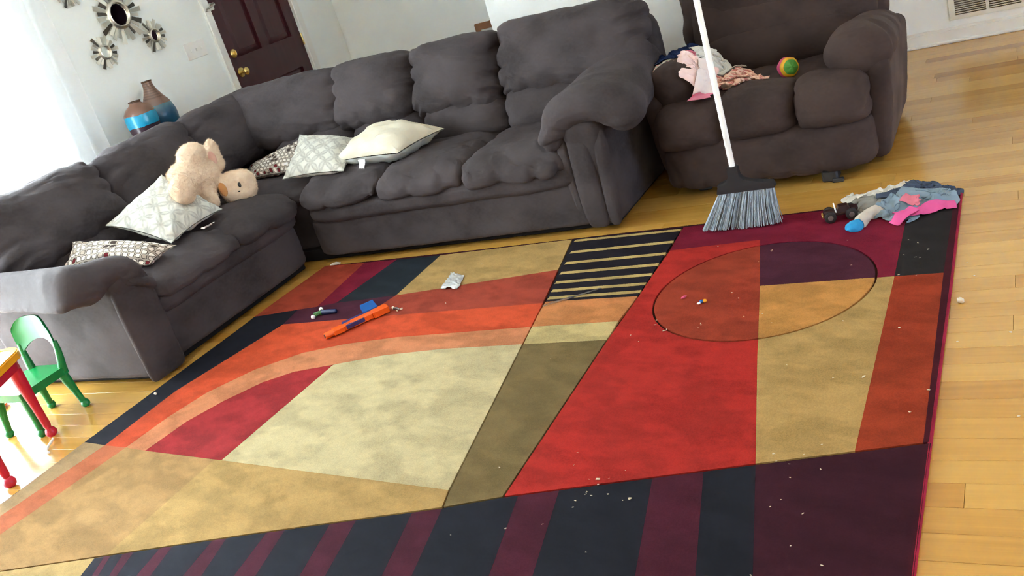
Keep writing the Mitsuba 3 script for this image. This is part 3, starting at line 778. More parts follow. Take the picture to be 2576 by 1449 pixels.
PR('arm_pad', rec_arm(-.70, 1, 5)); PR('arm_pad', rec_arm(-1.525, -1, 9))
def rec_side(x, s):
    def fn(p):
        U = (p[:, 0] - x) * s; Y = p[:, 1]; Z = p[:, 2]
        bow = .075 * np.sin(np.clip(Z / .62, 0, 1) * PI * .62) - .02
        q = np.stack([U - bow * .75, Y, Z], 1)
        return rbox(q, (0, 4.74, .265), (.055 , .42, .235), .045)
    v, f = relax(*snet(fn, (x - .22, 4.2, .01), (x + .22, 5.24, .56), .018), it=3)
    return roughen(v, f, .006, 6, 14)
PR('side_panel', rec_side(-.655, 1)); PR('side_panel', rec_side(-1.60, -1))
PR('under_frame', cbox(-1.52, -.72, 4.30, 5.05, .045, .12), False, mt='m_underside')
PR('glide_foot', merge(cbox(-.89, -.82, 4.19, 4.28, .0, .055, .008), cbox(-.845, -.795, 4.175, 4.20, .0, .018, .004)), False, mt='m_black_plastic', label='black plastic foot below the footrest')
PR('glide_foot', cbox(-1.50, -1.43, 4.30, 4.37, 0, .06, .008), False, mt='m_black_plastic')
PR('glide_foot', cbox(-1.50, -1.43, 4.95, 5.02, 0, .06, .008), False, mt='m_black_plastic')
PR('glide_foot', cbox(-.82, -.75, 4.95, 5.02, 0, .06, .008), False, mt='m_black_plastic')
# ------------------------------------------------------------------ the rug: each woven field its own piece, carved apart along the main lines
RUG = [
    ('navy',[(-2.763,1.492),(-2.728,1.503),(-2.646,1.326),(-2.705,1.319)]),
    ('wine2',[(-2.728,1.503),(-2.704,1.509),(-2.62,1.329),(-2.646,1.326)]),
    ('navy',[(-2.704,1.509),(-2.659,1.522),(-2.575,1.335),(-2.62,1.329)]),
    ('wine2',[(-2.659,1.522),(-2.62,1.534),(-2.552,1.338),(-2.575,1.335)]),
    ('navy',[(-2.62,1.534),(-2.525,1.561),(-2.484,1.346),(-2.552,1.338)]),
    ('wine2',[(-2.525,1.561),(-2.481,1.573),(-2.42,1.353),(-2.484,1.346)]),
    ('navy',[(-2.481,1.573),(-2.34,1.614),(-2.302,1.367),(-2.42,1.353)]),
    ('wine2',[(-2.34,1.614),(-2.292,1.627),(-2.221,1.377),(-2.302,1.367)]),
    ('navy',[(-2.292,1.627),(-2.226,1.646),(-2.155,1.665),(-2.11,1.39),(-2.221,1.377)]),
    ('wine2',[(-2.155,1.665),(-2.094,1.682),(-2.026,1.4),(-2.11,1.39)]),
    ('navy',[(-2.094,1.682),(-1.945,1.722),(-1.873,1.419),(-2.026,1.4)]),
    ('wine2',[(-1.945,1.722),(-1.861,1.745),(-1.788,1.429),(-1.873,1.419)]),
    ('navy',[(-1.861,1.745),(-1.685,1.792),(-1.606,1.451),(-1.788,1.429)]),
    ('wine2',[(-1.685,1.792),(-1.594,1.816),(-1.515,1.461),(-1.606,1.451)]),
    ('navy',[(-1.594,1.816),(-1.42,1.875),(-1.374,1.887),(-1.291,1.488),(-1.515,1.461)]),
    ('wine2',[(-1.374,1.887),(-1.256,1.917),(-1.171,1.503),(-1.291,1.488)]),
    ('navy',[(-1.256,1.917),(-0.999,1.982),(-0.908,1.534),(-1.171,1.503)]),
    ('wine2',[(-0.999,1.982),(-0.864,2.016),(-0.763,1.551),(-0.908,1.534)]),
    ('navy',[(-0.864,2.016),(-0.731,2.05),(-0.634,1.567),(-0.763,1.551)]),
    ('plum',[(-0.731,2.05),(-0.488,2.107),(-0.31,2.153),(-0.326,1.664),(-0.328,1.603),(-0.634,1.567)]),
    ('tan2',[(-3.131,1.387),(-2.763,1.492),(-2.705,1.319),(-3.098,1.272),(-3.227,1.36)]),
    ('greytan',[(-3.587,2.133),(-3.432,2.112),(-3.501,1.65),(-3.514,1.555),(-3.599,1.613),(-3.59,1.714)]),
    ('salmon',[(-3.432,2.112),(-3.287,2.097),(-3.368,1.555),(-3.38,1.464),(-3.514,1.555),(-3.501,1.65)]),
    ('tan3',[(-3.287,2.097),(-3.15,2.077),(-2.72,2.028),(-2.725,1.497),(-3.131,1.387),(-3.227,1.36),(-3.38,1.464),(-3.368,1.555)]),
    ('tan',[(-2.72,2.028),(-2.682,2.024),(-2.177,1.964),(-1.616,1.898),(-1.594,1.816),(-2.226,1.646),(-2.727,1.499)]),
    ('navy',[(-3.587,2.133),(-3.432,2.112),(-3.432,2.524),(-3.28,3.129),(-3.307,3.287),(-3.571,3.245),(-3.566,3.114),(-3.577,2.615)]),
    ('plum2',[(-3.307,3.287),(-3.089,3.328),(-2.741,3.354),(-2.808,3.134),(-3.28,3.129)]),
    ('rust2',[(-3.546,3.846),(-3.253,3.826),(-3.195,3.301),(-3.307,3.287),(-3.571,3.245)]),
    ('wine',[(-3.253,3.826),(-3.031,3.819),(-3.089,3.328),(-3.195,3.301)]),
    ('teal',[(-3.031,3.819),(-2.746,3.81),(-2.741,3.354),(-3.089,3.328)]),
    ('tan',[(-2.746,3.81),(-1.993,3.822),(-1.916,3.474),(-2.741,3.354)]),
    ('brick',[(-2.741,3.354),(-1.916,3.474),(-1.849,3.142),(-2.808,3.134)]),
    ('orange',[(-3.28,3.129),(-2.808,3.134),(-1.849,3.142),(-1.809,2.932),(-2.454,2.916),(-2.712,2.883),(-2.916,2.821),(-3.091,2.689),(-3.214,2.505),(-3.265,2.311),(-3.287,2.097),(-3.432,2.112),(-3.432,2.524)]),
    ('peach',[(-3.287,2.097),(-3.265,2.311),(-3.214,2.505),(-3.091,2.689),(-2.916,2.821),(-2.712,2.883),(-2.454,2.916),(-1.809,2.932),(-1.783,2.791),(-2.155,2.788),(-2.416,2.762),(-2.63,2.707),(-2.832,2.656),(-2.947,2.576),(-3.049,2.43),(-3.118,2.283),(-3.15,2.077)]),
    ('crimson',[(-3.15,2.077),(-3.118,2.283),(-3.049,2.43),(-2.947,2.576),(-2.832,2.656),(-2.65,2.699),(-2.682,2.024)]),
    ('cream',[(-2.65,2.699),(-2.63,2.707),(-2.416,2.762),(-2.155,2.788),(-1.783,2.791),(-1.616,1.898),(-2.177,1.964),(-2.682,2.024)]),
    ('olive',[(-1.783,2.791),(-1.432,2.789),(-1.42,1.875),(-1.594,1.816),(-1.616,1.898)]),
    ('cream2',[(-1.809,2.932),(-1.439,2.932),(-1.432,2.789),(-1.783,2.791)]),
    ('peach2',[(-1.844,3.152),(-1.427,3.136),(-1.439,2.932),(-1.809,2.932)]),
    ('black',[(-1.993,3.822),(-1.438,3.814),(-1.427,3.136),(-1.844,3.152)]),
    ('red',[(-1.425,3.564),(-1.042,3.58),(-0.908,2.947),(-0.847,2.614),(-0.731,2.05),(-1.42,1.875),(-1.432,2.789),(-1.427,3.136)]),
    ('wine',[(-1.438,3.814),(-0.493,3.828),(-0.487,3.136),(-0.95,3.143),(-1.042,3.58),(-1.425,3.564)]),
    ('black2',[(-0.493,3.828),(-0.33,3.829),(-0.333,3.134),(-0.487,3.136)]),
    ('tan',[(-0.95,3.143),(-0.487,3.136),(-0.488,2.107),(-0.731,2.05),(-0.847,2.614)]),
    ('rust',[(-0.487,3.136),(-0.333,3.134),(-0.328,2.147),(-0.488,2.107)]),
    ('edge',[(-0.33,3.829),(-0.307,3.829),(-0.314,1.665),(-0.314,1.605),(-0.328,1.603),(-0.328,2.147),(-0.333,3.134)]),
]
RUG_STRIPES = [[(-1.972, 3.799), (-1.423, 3.787)], [(-1.937, 3.661), (-1.424, 3.657)], [(-1.913, 3.538), (-1.427, 3.534)], [(-1.892, 3.432), (-1.426, 3.426)], [(-1.876, 3.336), (-1.426, 3.332)], [(-1.858, 3.253), (-1.427, 3.246)], [(-1.845, 3.184), (-1.429, 3.177)]]

rug = thing('area_rug', 'large abstract area rug of red, cream, navy and plum fields with a carved circle', 'rug')
def rug_uv(m, col):
    return {'uv': np.tile([[(RUGI[col] + .5) / 64.0, .5]], (len(m[0]), 1))}
def rug_part(poly, col, z=.012, inset=.0001, name='field'):
    for g in getattr(poly, 'geoms', [poly]):
        if g.is_empty or g.area < 1e-5: continue
        g = g.buffer(-inset, join_style=2).simplify(.0003)
        for h in getattr(g, 'geoms', [g]):
            if h.is_empty or h.area < 1e-5: continue
            m = prism(h, .003, z)
            part(rug, name, m, 'm_rug', **rug_uv(m, col))
def cut(pts): return sg.Polygon(pts).buffer(0)
outline = sg.Polygon([(-3.546, 3.846), (-.307, 3.852), (-.314, 1.25), (-3.606, 1.25), (-3.59, 1.9)]).buffer(0)
m = prism(outline, .0005, .0045)
part(rug, 'backing', m, 'm_rug', **rug_uv(m, 'base'))
circle = sg.Point(-.945, 3.13).buffer(.398, 48)
carve = sg.LineString([(-3.13, 1.387), (-2.226, 1.646), (-1.594, 1.816), (-1.42, 1.875), (-.731, 2.05), (-.31, 2.153)]).buffer(.0035)
carve = carve.union(sg.LineString([(-1.594, 1.816), (-1.616, 1.898), (-1.783, 2.791), (-1.849, 3.142), (-1.993, 3.822)]).buffer(.003)).union(sg.LineString([(-1.42, 1.875), (-1.432, 2.789), (-1.427, 3.136), (-1.438, 3.814)]).buffer(.003))
carve = carve.union(circle.buffer(.004).difference(circle.buffer(-.004)))
for col, pts in RUG:
    g = cut(pts).difference(carve)
    if col in ('red', 'wine', 'tan'): g = g.difference(circle)
    if col == 'black':
        st = [sg.LineString([a, b]).buffer(w / 2, cap_style=2) for (a, b), w in zip(RUG_STRIPES, (.026, .028, .028, .028, .027, .026, .026))]
        rim = g.buffer(-.012, join_style=2)
        stripes = sg.MultiPolygon([s for s in st]).buffer(0).intersection(g)
        rug_part(g.difference(stripes), col)
        rug_part(stripes, 'stripe', name='stripe')
        continue
    rug_part(g, col)
c = circle.difference(carve)
left = sg.Polygon([(-1.042 - .02, 3.60), (-1.042, 3.58), (-.95, 3.143), (-.847, 2.614), (-.80, 2.4), (-2, 2.4), (-2, 3.8), (-1.06, 3.8)])
right = c.difference(left)
tr = sg.Polygon([(-.95, 3.143), (-.3, 3.136), (-.3, 4), (-1.4, 4), (-1.062, 3.6)])
rug_part(c.intersection(left), 'rust3'); rug_part(right.intersection(tr), 'plum2'); rug_part(right.difference(tr), 'orangetan')
m = tube([(-.309, 3.850, .006), (-.309, 3.0, .006), (-.316, 1.8, .006), (-.316, 1.25, .006)], .0065, 8)
part(rug, 'binding', m, 'm_rug', True, **rug_uv(m, 'border'))
m = tube([(-3.546, 3.849, .005), (-2.4, 3.830, .005), (-1.4, 3.828, .005), (-.309, 3.850, .005)], .0055, 8)
part(rug, 'binding', m, 'm_rug', True, **rug_uv(m, 'edge'))
m = tube([(-3.546, 3.849, .005), (-3.577, 2.7, .005), (-3.592, 1.9, .005), (-3.606, 1.25, .005)], .0055, 8)
part(rug, 'binding', m, 'm_rug', True, **rug_uv(m, 'edge'))
# ------------------------------------------------------------------ throw pillows from their four corners
def pillow(name, label, group, bl, br, tr, tl, th, mt, reps, seed, up=None, pin=.10, back=None, sag=0.0):
    bl, br, tr, tl = (V(*q) for q in (bl, br, tr, tl))
    n = 40
    g = np.sin(np.linspace(-1, 1, n) * PI / 2)
    U, Vv = np.meshgrid(g, g, indexing='ij')
    u2 = U * (1 - pin * (1 - Vv ** 2) * np.abs(U) ** 2); v2 = Vv * (1 - pin * (1 - U ** 2) * np.abs(Vv) ** 2)
    s, t = (u2 + 1) / 2, (v2 + 1) / 2
    P = (1 - s)[..., None] * (1 - t)[..., None] * bl + s[..., None] * (1 - t)[..., None] * br + s[..., None] * t[..., None] * tr + (1 - s)[..., None] * t[..., None] * tl
    N = np.cross(br - bl + tr - tl, tl - bl + tr - br); N /= np.linalg.norm(N)
    h = th / 2 * (1 - np.abs(U) ** 2.6) ** .55 * (1 - np.abs(Vv) ** 2.6) ** .55
    q = np.stack([U * 2.2, Vv * 2.2, U * 0 + seed], -1)
    wr = .5 + .5 * np.sin(np.arctan2(Vv, U) * 11 + 6 * meshkit.fbm(q, 3, seed))
    edge = np.clip((np.maximum(np.abs(U), np.abs(Vv)) - .5) / .4, 0, 1) * (np.maximum(np.abs(U), np.abs(Vv)) < .985)
    h = h + .03 * th * 2 * (meshkit.fbm(q * 1.7, 3, seed + 1) - .5) * (h > .01) * 4 - .05 * th * edge * wr ** 3
    h = np.maximum(h, .0022)
    vs, fs, uvs = [], [], []
    i = np.arange(n * n).reshape(n, n)
    quad = np.stack([i[:-1, :-1], i[1:, :-1], i[1:, 1:], i[:-1, 1:]], -1).reshape(-1, 4)
    tri = np.vstack([quad[:, [0, 1, 2]], quad[:, [0, 2, 3]]])
    w, hh = np.linalg.norm(br - bl), np.linalg.norm(tl - bl)
    Pf = P + N * h[..., None]; Pb = P - N * (h * .85)[..., None]
    if sag:
        k = sag * (1 - U ** 2) * (1 - Vv ** 2); Pf[..., 2] -= k; Pb[..., 2] -= k
    uv = np.stack([(U + 1) * w / 2 * reps, (Vv + 1) * hh / 2 * reps], -1).reshape(-1, 2)
    t_ = thing(name, label, 'throw pillow', group)
    part(t_, 'front', (Pf.reshape(-1, 3), tri), mt, True, uv=uv)
    part(t_, 'reverse', (Pb.reshape(-1, 3), tri[:, ::-1]), back or mt, True, uv=uv)
    ring = [(-1, x) for x in g] + [(x, 1) for x in g[1:]] + [(1, x) for x in g[::-1][1:]] + [(x, -1) for x in g[::-1][1:-1]]
    return t_, P, N
def tag_mesh(c, ax, ay, w, h, th=.0012, curl=.006):
    c, ax, ay = V(*c), V(*ax) / np.linalg.norm(ax), V(*ay) / np.linalg.norm(ay)
    az = np.cross(ax, ay); v, f = [], []
    k = 6
    for j in range(k + 1):
        for s in (-.5, .5):
            for e in (0, th):
                v.append(c + ax * s * w + ay * (j / k) * h + az * (e + curl * math.sin(j / k * 5 + s)))
    for j in range(k):
        a, b = 4 * j, 4 * (j + 1)
        f += [(a, a + 2, b + 2), (a, b + 2, b), (a + 1, b + 1, b + 3), (a + 1, b + 3, a + 3), (a, b, b + 1), (a, b + 1, a + 1), (a + 2, a + 3, b + 3), (a + 2, b + 3, b + 2)]
    return np.array(v), np.array(f)

GP = 'throw pillows on the sectional'
p1, _, _ = pillow('throw_pillow', 'white lattice print pillow standing on its corner under the stuffed animal', GP, (-3.73, 3.09, .515), (-3.80, 3.545, .515), (-4.19, 3.60, .745), (-4.13, 3.09, .655), .15, 'm_lattice', 9.0, 2)
part(p1, 'care_tag', tag_mesh((-3.735, 3.33, .500), (.3, 1, 0), (1, -.1, .1), .05, .05), 'm_tag', label='white care tag')
p2, _, _ = pillow('throw_pillow', 'oblong pillow in a red, brown and cream dot print just behind the big sofa arm', GP, (-4.20, 2.77, .52), (-3.70, 2.90, .485), (-3.665, 3.06, .51), (-4.20, 2.93, .645), .15, 'm_dots', 31.0, 4)
p3, _, _ = pillow('throw_pillow', 'dot print pillow lying in the corner of the sectional, partly behind a white pillow', GP, (-4.20, 4.20, .49), (-3.77, 4.17, .49), (-3.85, 4.44, .625), (-4.37, 4.40, .505), .09, 'm_dots', 34.0, 7)
p4, _, _ = pillow('throw_pillow', 'white lattice print pillow leaning back between the dot print pillow and the satin one', GP, (-3.735, 3.985, .505), (-3.27, 3.95, .50), (-3.40, 4.37, .56), (-3.83, 4.36, .66), .13, 'm_lattice', 9.0, 9)
part(p4, 'care_tag', tag_mesh((-3.79, 4.12, .555), (0, 1, 0), (-1, .1, .2), .03, .035), 'm_tag', label='white care tag')
p5, P, N = pillow('throw_pillow', 'cream satin pillow with pale grey reverse and white tag on the sofa seat', GP, (-3.41, 4.06, .53), (-2.93, 4.0, .53), (-2.80, 4.30, .545), (-3.32, 4.40, .60), .19, 'm_cream_satin', 9.0, 12, back='m_grey_satin')
part(p5, 'care_tag', tag_mesh((-3.20, 4.035, .525), (1, -.1, 0), (.05, -.5, -1), .045, .06), 'm_tag', label='white care tag')

# ------------------------------------------------------------------ the stuffed animal sprawled on pillow and seat
def plush():
    t = thing('stuffed_animal', 'fluffy peach stuffed animal toy sprawled on its belly with its head towards the corner', 'stuffed animal')
    HC = V(-3.935, 3.842, .545)                       # head centre
    out, side, upv = V(.705, -.688, .17), V(.69, .72, .06), V(-.16, .08, .98)
    def fn(p):
        d = ell(p, (-4.06, 3.70, .665), (.125, .135, .115))
        d = smin(d, ell(p, (-4.05, 3.61, .69), (.10, .09, .095)), .05)
        hq = (p - HC) @ np.stack([out, side, upv], 1)
        a = math.radians(-14); hq = np.stack([hq[:, 0], hq[:, 1] * math.cos(a) + hq[:, 2] * math.sin(a), -hq[:, 1] * math.sin(a) + hq[:, 2] * math.cos(a)], 1)
        d = smin(d, rbox(hq, (0, .004, 0), (.082, .098, .092), .075), .030)
        d = smin(d, cap(p, (-4.02, 3.56, .69), (-3.95, 3.47, .69), .062, .05), .02)
        d = smin(d, ell(p, (-3.850, 3.392, .692), (.062, .066, .080)), .004)       # near foot
        d = smin(d, ell(p, (-4.02, 3.695, .795), (.075, .085, .068)), .015)        # far haunch, raised
        d = smin(d, ell(p, (-4.045, 3.865, .735), (.040, .044, .098), rotm(rx=-8)), .012)
        d = smin(d, cap(p, (-4.08, 3.80, .68), (-4.06, 3.86, .69), .06, .05), .03)
        d = smin(d, cap(p, (-4.0, 3.68, .60), (-3.955, 3.640, .545), .048, .043), .014)
        d = smin(d, ell(p, HC - side * .076 + upv * .015 + out * .062, (.026, .030, .050)), .010)
        return d
    v, f = relax(*snet(fn, (-4.26, 3.28, .38), (-3.74, 4.06, .94), .0085), it=2)
    n = vnormals(v, f)
    v = v + n * (.010 * (meshkit.fbm(v * 45, 3, 3) - .5) + .008 * (meshkit.noise(v * 190, 5) - .5) + .010 * (meshkit.fbm(v * 16, 2, 9) - .5))[:, None]
    part(t, 'body', (v, f), 'm_fur', True)
    fr_ = np.random.default_rng(4)
    tri = v[f]; ar = np.linalg.norm(np.cross(tri[:, 1] - tri[:, 0], tri[:, 2] - tri[:, 0]), axis=1)
    pick = fr_.choice(len(f), 14000, p=ar / ar.sum())
    w_ = fr_.dirichlet((1, 1, 1), len(pick))
    p0 = (tri[pick] * w_[..., None]).sum(1); n0 = (n[f[pick]] * w_[..., None]).sum(1)
    lean = fr_.normal(0, 1, p0.shape) + V(0, -.3, -.9)
    d0 = n0 * .75 + .55 * (lean - (lean * n0).sum(1, keepdims=True) * n0); d0 /= np.linalg.norm(d0, axis=1, keepdims=True)
    sd = np.cross(d0, fr_.normal(0, 1, p0.shape)); sd /= np.linalg.norm(sd, axis=1, keepdims=True)
    ln = fr_.uniform(.006, .013, (len(p0), 1))
    face = ((p0 - HC) @ out > .045) & (np.linalg.norm(p0 - HC, axis=1) < .13)
    ln[face] *= .35
    fv = np.stack([p0 - n0 * .002 - sd * .0014, p0 - n0 * .002 + sd * .0014, p0 + d0 * ln], 1).reshape(-1, 3)
    part(t, 'fur', (fv, np.arange(len(fv)).reshape(-1, 3)), 'm_fur', kind='stuff', label='shaggy peach fur')
    def on_skin(s_, u_, c=HC):
        base = c + side * s_ + upv * u_
        q = v - base; l = q @ out
        near = np.linalg.norm(q - l[:, None] * out, axis=1) < .014
        return base + out * l[near].max()
    def disc(c, rs, ru, th):
        e = trimesh.creation.icosphere(3); w = np.array(e.vertices)
        return w[:, :1] * th * out + w[:, 1:2] * rs * side + w[:, 2:] * ru * upv + c, np.array(e.faces)
    e = trimesh.creation.icosphere(3)
    part(t, 'eye', disc(on_skin(.012, .006), .0085, .0145, .006), 'm_black_plastic', True, label='dark oval eye')
    part(t, 'mouth_stitch', disc(on_skin(-.004, -.026), .006, .004, .003), 'm_dark', True)
    part(t, 'ear', disc(on_skin(-.078, .018) - out * .004, .020, .040, .009), 'm_fur_orange', True, label='orange inner ear')
    c2 = V(-4.045, 3.865, .725)
    part(t, 'sole_patch', disc(on_skin(-.008, 0, c2) - out * .004, .020, .040, .007), 'm_fur_pink', True, label='pink sole')
    part(t, 'seam_tag', tag_mesh((-4.05, 3.515, .71), (0, .2, 1), (0, -1, .2), .012, .03, .001, .002), 'm_tag')
plush()

# ------------------------------------------------------------------ vases on the console behind the sofa
con = thing('console_table', 'narrow brown console table between the sofa back and the wall, bearing the vases', 'table')
part(con, 'top', cbox(-4.985, -4.695, 3.98, 4.72, .765, .79), 'm_console')
for x in (-4.965, -4.715):
    for y in (4.0, 4.70): part(con, 'leg', cbox(x - .015, x + .015, y - .015, y + .015, 0, .766), 'm_console')
VZ = .79
def vase(label, y, x, prof, mt):
    t = thing('vase', label, 'vase', 'vases behind the sofa')
    pts = np.array(prof); tt = np.linspace(0, len(pts) - 1, 64)
    from scipy.interpolate import PchipInterpolator as PI_
    r = PI_(np.arange(len(pts)), pts[:, 0])(tt); z = PI_(np.arange(len(pts)), pts[:, 1])(tt)
    body = np.c_[r, z + VZ]
    inner = np.c_[r[::-1] - .006, z[::-1] + VZ][: 20]
    part(t, 'body', lathe(np.vstack([[(.0005, VZ)], body, inner]), 48, (x, y, 0)), mt, 50)
    part(t, 'lip', lathe([(pts[-1, 0] - .004, pts[-1, 1] + VZ - .004), (pts[-1, 0] + .001, pts[-1, 1] + VZ - .004), (pts[-1, 0] + .003, pts[-1, 1] + VZ), (pts[-1, 0] + .002, pts[-1, 1] + VZ + .004), (pts[-1, 0] - .004, pts[-1, 1] + VZ + .002)], 40, (x, y, 0)), 'm_console', 40)
vase('short round vase, copper brown above a turquoise band and dark foot', 4.130, -4.765, [(.045, 0), (.072, .05), (.088, .12), (.098, .19), (.096, .235), (.070, .275), (.042, .295), (.034, .305), (.036, .312)], 'm_vase_short')
vase('tall bottle shaped vase, ribbed brown neck above a deep blue belly', 4.355, -4.85, [(.050, 0), (.082, .05), (.104, .12), (.106, .17), (.092, .235), (.062, .29), (.042, .33), (.033, .36), (.031, .39)], 'm_vase_tall')

# ------------------------------------------------------------------ broom standing upright on the rug
bm = thing('broom', 'upright broom with a white pole, black head and grey blue bristles', 'broom')
BX, BY = -1.138, 3.735
part(bm, 'pole', tube([(BX, BY, z) for z in np.linspace(.235, 1.46, 8)], .0125, 20), 'm_pole', True)
part(bm, 'hanger_cap', lathe([(.0005, 1.455), (.0135, 1.455), (.0135, 1.50), (.008, 1.515), (.0005, 1.518)], 20, (BX, BY, 0)), 'm_broom_head', 40)
hp = sg.Polygon([(-.118, .182), (.118, .182), (.112, .200), (.075, .212), (.035, .226), (.019, .246), (.018, .285), (-.018, .285), (-.019, .246), (-.035, .226), (-.075, .212), (-.112, .200)]).buffer(.004)
v, f = prism(hp, -.019, .019)
v = np.stack([v[:, 0] + BX + 0.038, BY + v[:, 2] * np.where(v[:, 1] > .215, .9, 1.0), v[:, 1]], 1); v[:, 0] -= .038 * (v[:, 2] > .21)
part(bm, 'head', (v, f[:, ::-1]), 'm_broom_head', 35)
rb = random.Random(5); vs, fs, uvs, o = [], [], [], 0
for i in range(620):
    u = rb.uniform(-1, 1); w = rb.uniform(-1, 1)
    a = V(BX + .038 + u * .113, BY + w * .014, .186)
    lx = BX - .022 + u * .168 + rb.gauss(0, .003) + .012
    b = V(lx, BY + w * .030 + rb.gauss(0, .002), .0145 + .008 * abs(u) + abs(rb.gauss(0, .003)))
    c = (a + b) / 2 + V(rb.gauss(0, .002) - u * .004, rb.gauss(0, .001), 0)
    m = tube([a, c, b], [.0016, .0017, .0014], 4)
    vs.append(m[0]); fs.append(m[1] + o); o += len(m[0]); uvs.append(np.tile([[rb.random(), 0]], (len(m[0]), 1)))
part(bm, 'bristles', (np.vstack(vs), np.vstack(fs)), 'm_bristle', kind='stuff', uv=np.vstack(uvs), label='grey blue flared bristles')

# ------------------------------------------------------------------ children's table and chair
def soft_leg(top, foot, r0, r1, ball):
    top, foot = V(*top), V(*foot)
    d = foot - top
    pts = [top + d * t for t in (0, .3, .6, .86, .885, .90)]
    a = tube(pts, [r0, r0 * .9, r1 * 1.12, r1, r1 * .8, r1 * .8], 16)
    zf = foot[2]
    c = V(foot[0], foot[1], 0)
    b = lathe([(.0005, 0), (ball * .55, .0), (ball * .92, ball * .35), (ball, ball * .8), (ball * .8, ball * 1.35), (ball * .5, ball * 1.65), (.0005, ball * 1.75)], 16, c)
    return merge(a, b)
kt = thing('kids_table', 'low plastic children\'s table with a white top, yellow rim and red legs', 'table')
TC = V(-3.975, 1.925); ex = V(.474, -.881); ey = V(-.881, -.474)
def tw(m, z=0):
    v, f = m
    return np.c_[TC + v[:, :1] * ex + v[:, 1:2] * (-ey), v[:, 2] + z], f
def rrect(h, r): return sg.box(-h + r, -h + r, h - r, h - r).buffer(r, 16)
TZ = .425
part(kt, 'top', tw(prism(rrect(.232, .085), TZ - .012, TZ - .001)), 'm_table_top', 40)
rim = rrect(.262, .11).difference(rrect(.230, .083))
part(kt, 'rim', tw(merge(prism(rim, TZ - .030, TZ - .002), prism(rrect(.257, .107).difference(rrect(.234, .086)), TZ - .0021, TZ + .003))), 'm_yellow', 40, label='yellow rim')
apr = rrect(.236, .085).difference(rrect(.224, .076))
part(kt, 'apron', tw(prism(apr, TZ - .075, TZ - .028)), 'm_red', 40, label='red apron')
for sx in (-1, 1):
    for sy in (-1, 1):
        tp = TC + ex * sx * .192 + (-ey) * sy * .192; ft = TC + ex * sx * .203 + (-ey) * sy * .203
        part(kt, 'leg', soft_leg((tp[0], tp[1], TZ - .03), (ft[0], ft[1], 0), .030, .017, .026), 'm_red', 40)
kc = thing('kids_chair', 'green plastic children\'s chair tucked at the low table', 'chair')
legs = [((-3.970, 2.415, .215), (-3.948, 2.442, 0)), ((-3.975, 2.215, .215), (-3.952, 2.195, 0)), ((-4.170, 2.41, .215), (-4.192, 2.435, 0)), ((-4.165, 2.21, .215), (-4.185, 2.19, 0))]
for a, b in legs: part(kc, 'leg', soft_leg(a, b, .024, .014, .021), 'm_green', 40)
sp = sg.Polygon([(-4.19, 2.19), (-3.95, 2.19), (-3.955, 2.435), (-4.185, 2.435)]).buffer(.012, 8)
part(kc, 'seat', merge(prism(sp, .205, .222), prism(sp.buffer(-.002).difference(sp.buffer(-.012)), .185, .206)), 'm_green', 35)
# backrest: a curved panel on two posts
def back_panel():
    k, m = 25, 13
    vs = []
    for side in (0, 1):
        for i in range(k):
            s = -1 + 2 * i / (k - 1)
            for j in range(m):
                t = j / (m - 1)
                zb = .300 + .055 * (1 - abs(s) ** 2.2)
                zt = .470 - .045 * abs(s) ** 4.0
                z = zb + (zt - zb) * t
                x = -4.07 + s * (.135 - .012 * abs(2 * t - 1) ** 4)
                y = 2.462 - .035 * s ** 2 + .03 * (z - .25) + side * .009
                vs.append((x, y, z))
    f = []
    N_ = k * m
    for i in range(k - 1):
        for j in range(m - 1):
            a, b, c, d = i * m + j, (i + 1) * m + j, (i + 1) * m + j + 1, i * m + j + 1
            f += [(a, b, c), (a, c, d), (N_ + a, N_ + c, N_ + b), (N_ + a, N_ + d, N_ + c)]
    bd = [i * m for i in range(k)] + [(k - 1) * m + j for j in range(1, m)] + [i * m + m - 1 for i in range(k - 2, -1, -1)] + [j for j in range(m - 2, 0, -1)]
    for a, b in zip(bd, bd[1:] + bd[:1]): f += [(a, a + N_, b + N_), (a, b + N_, b)]
    return np.array(vs), np.array(f)
part(kc, 'backrest', back_panel(), 'm_green', 50)
for s in (-1, 1):
    part(kc, 'post', tube([(-4.07 + s * .108, 2.425, .200), (-4.07 + s * .120, 2.432, .25), (-4.07 + s * .128, 2.437, .30), (-4.07 + s * .130, 2.440, .345)], [.020, .018, .015, .011], 14), 'm_green', 40)
od = thing('toy_plate', 'orange plastic toy plate lying on the floor behind the children\'s chair', 'toy')
add(od, lathe([(.0005, .001), (.075, .001), (.10, .012), (.104, .022), (.098, .022), (.072, .010), (.0005, .009)], 36, (-4.66, 2.40, 0)), 'm_orange', 40)
lamp_ = thing('toy_baton', 'slim black stick with a bright white end lying behind the big sofa arm', 'stick')
part(lamp_, 'barrel', tube([(-4.36, 2.99, .530), (-4.36, 2.83, .588)], [.016, .018], 16), 'm_black_plastic', 40)
part(lamp_, 'end_cap', tube([(-4.36, 2.832, .587), (-4.36, 2.795, .601)], [.020, .020], 16), 'm_white', 40, label='white end cap')
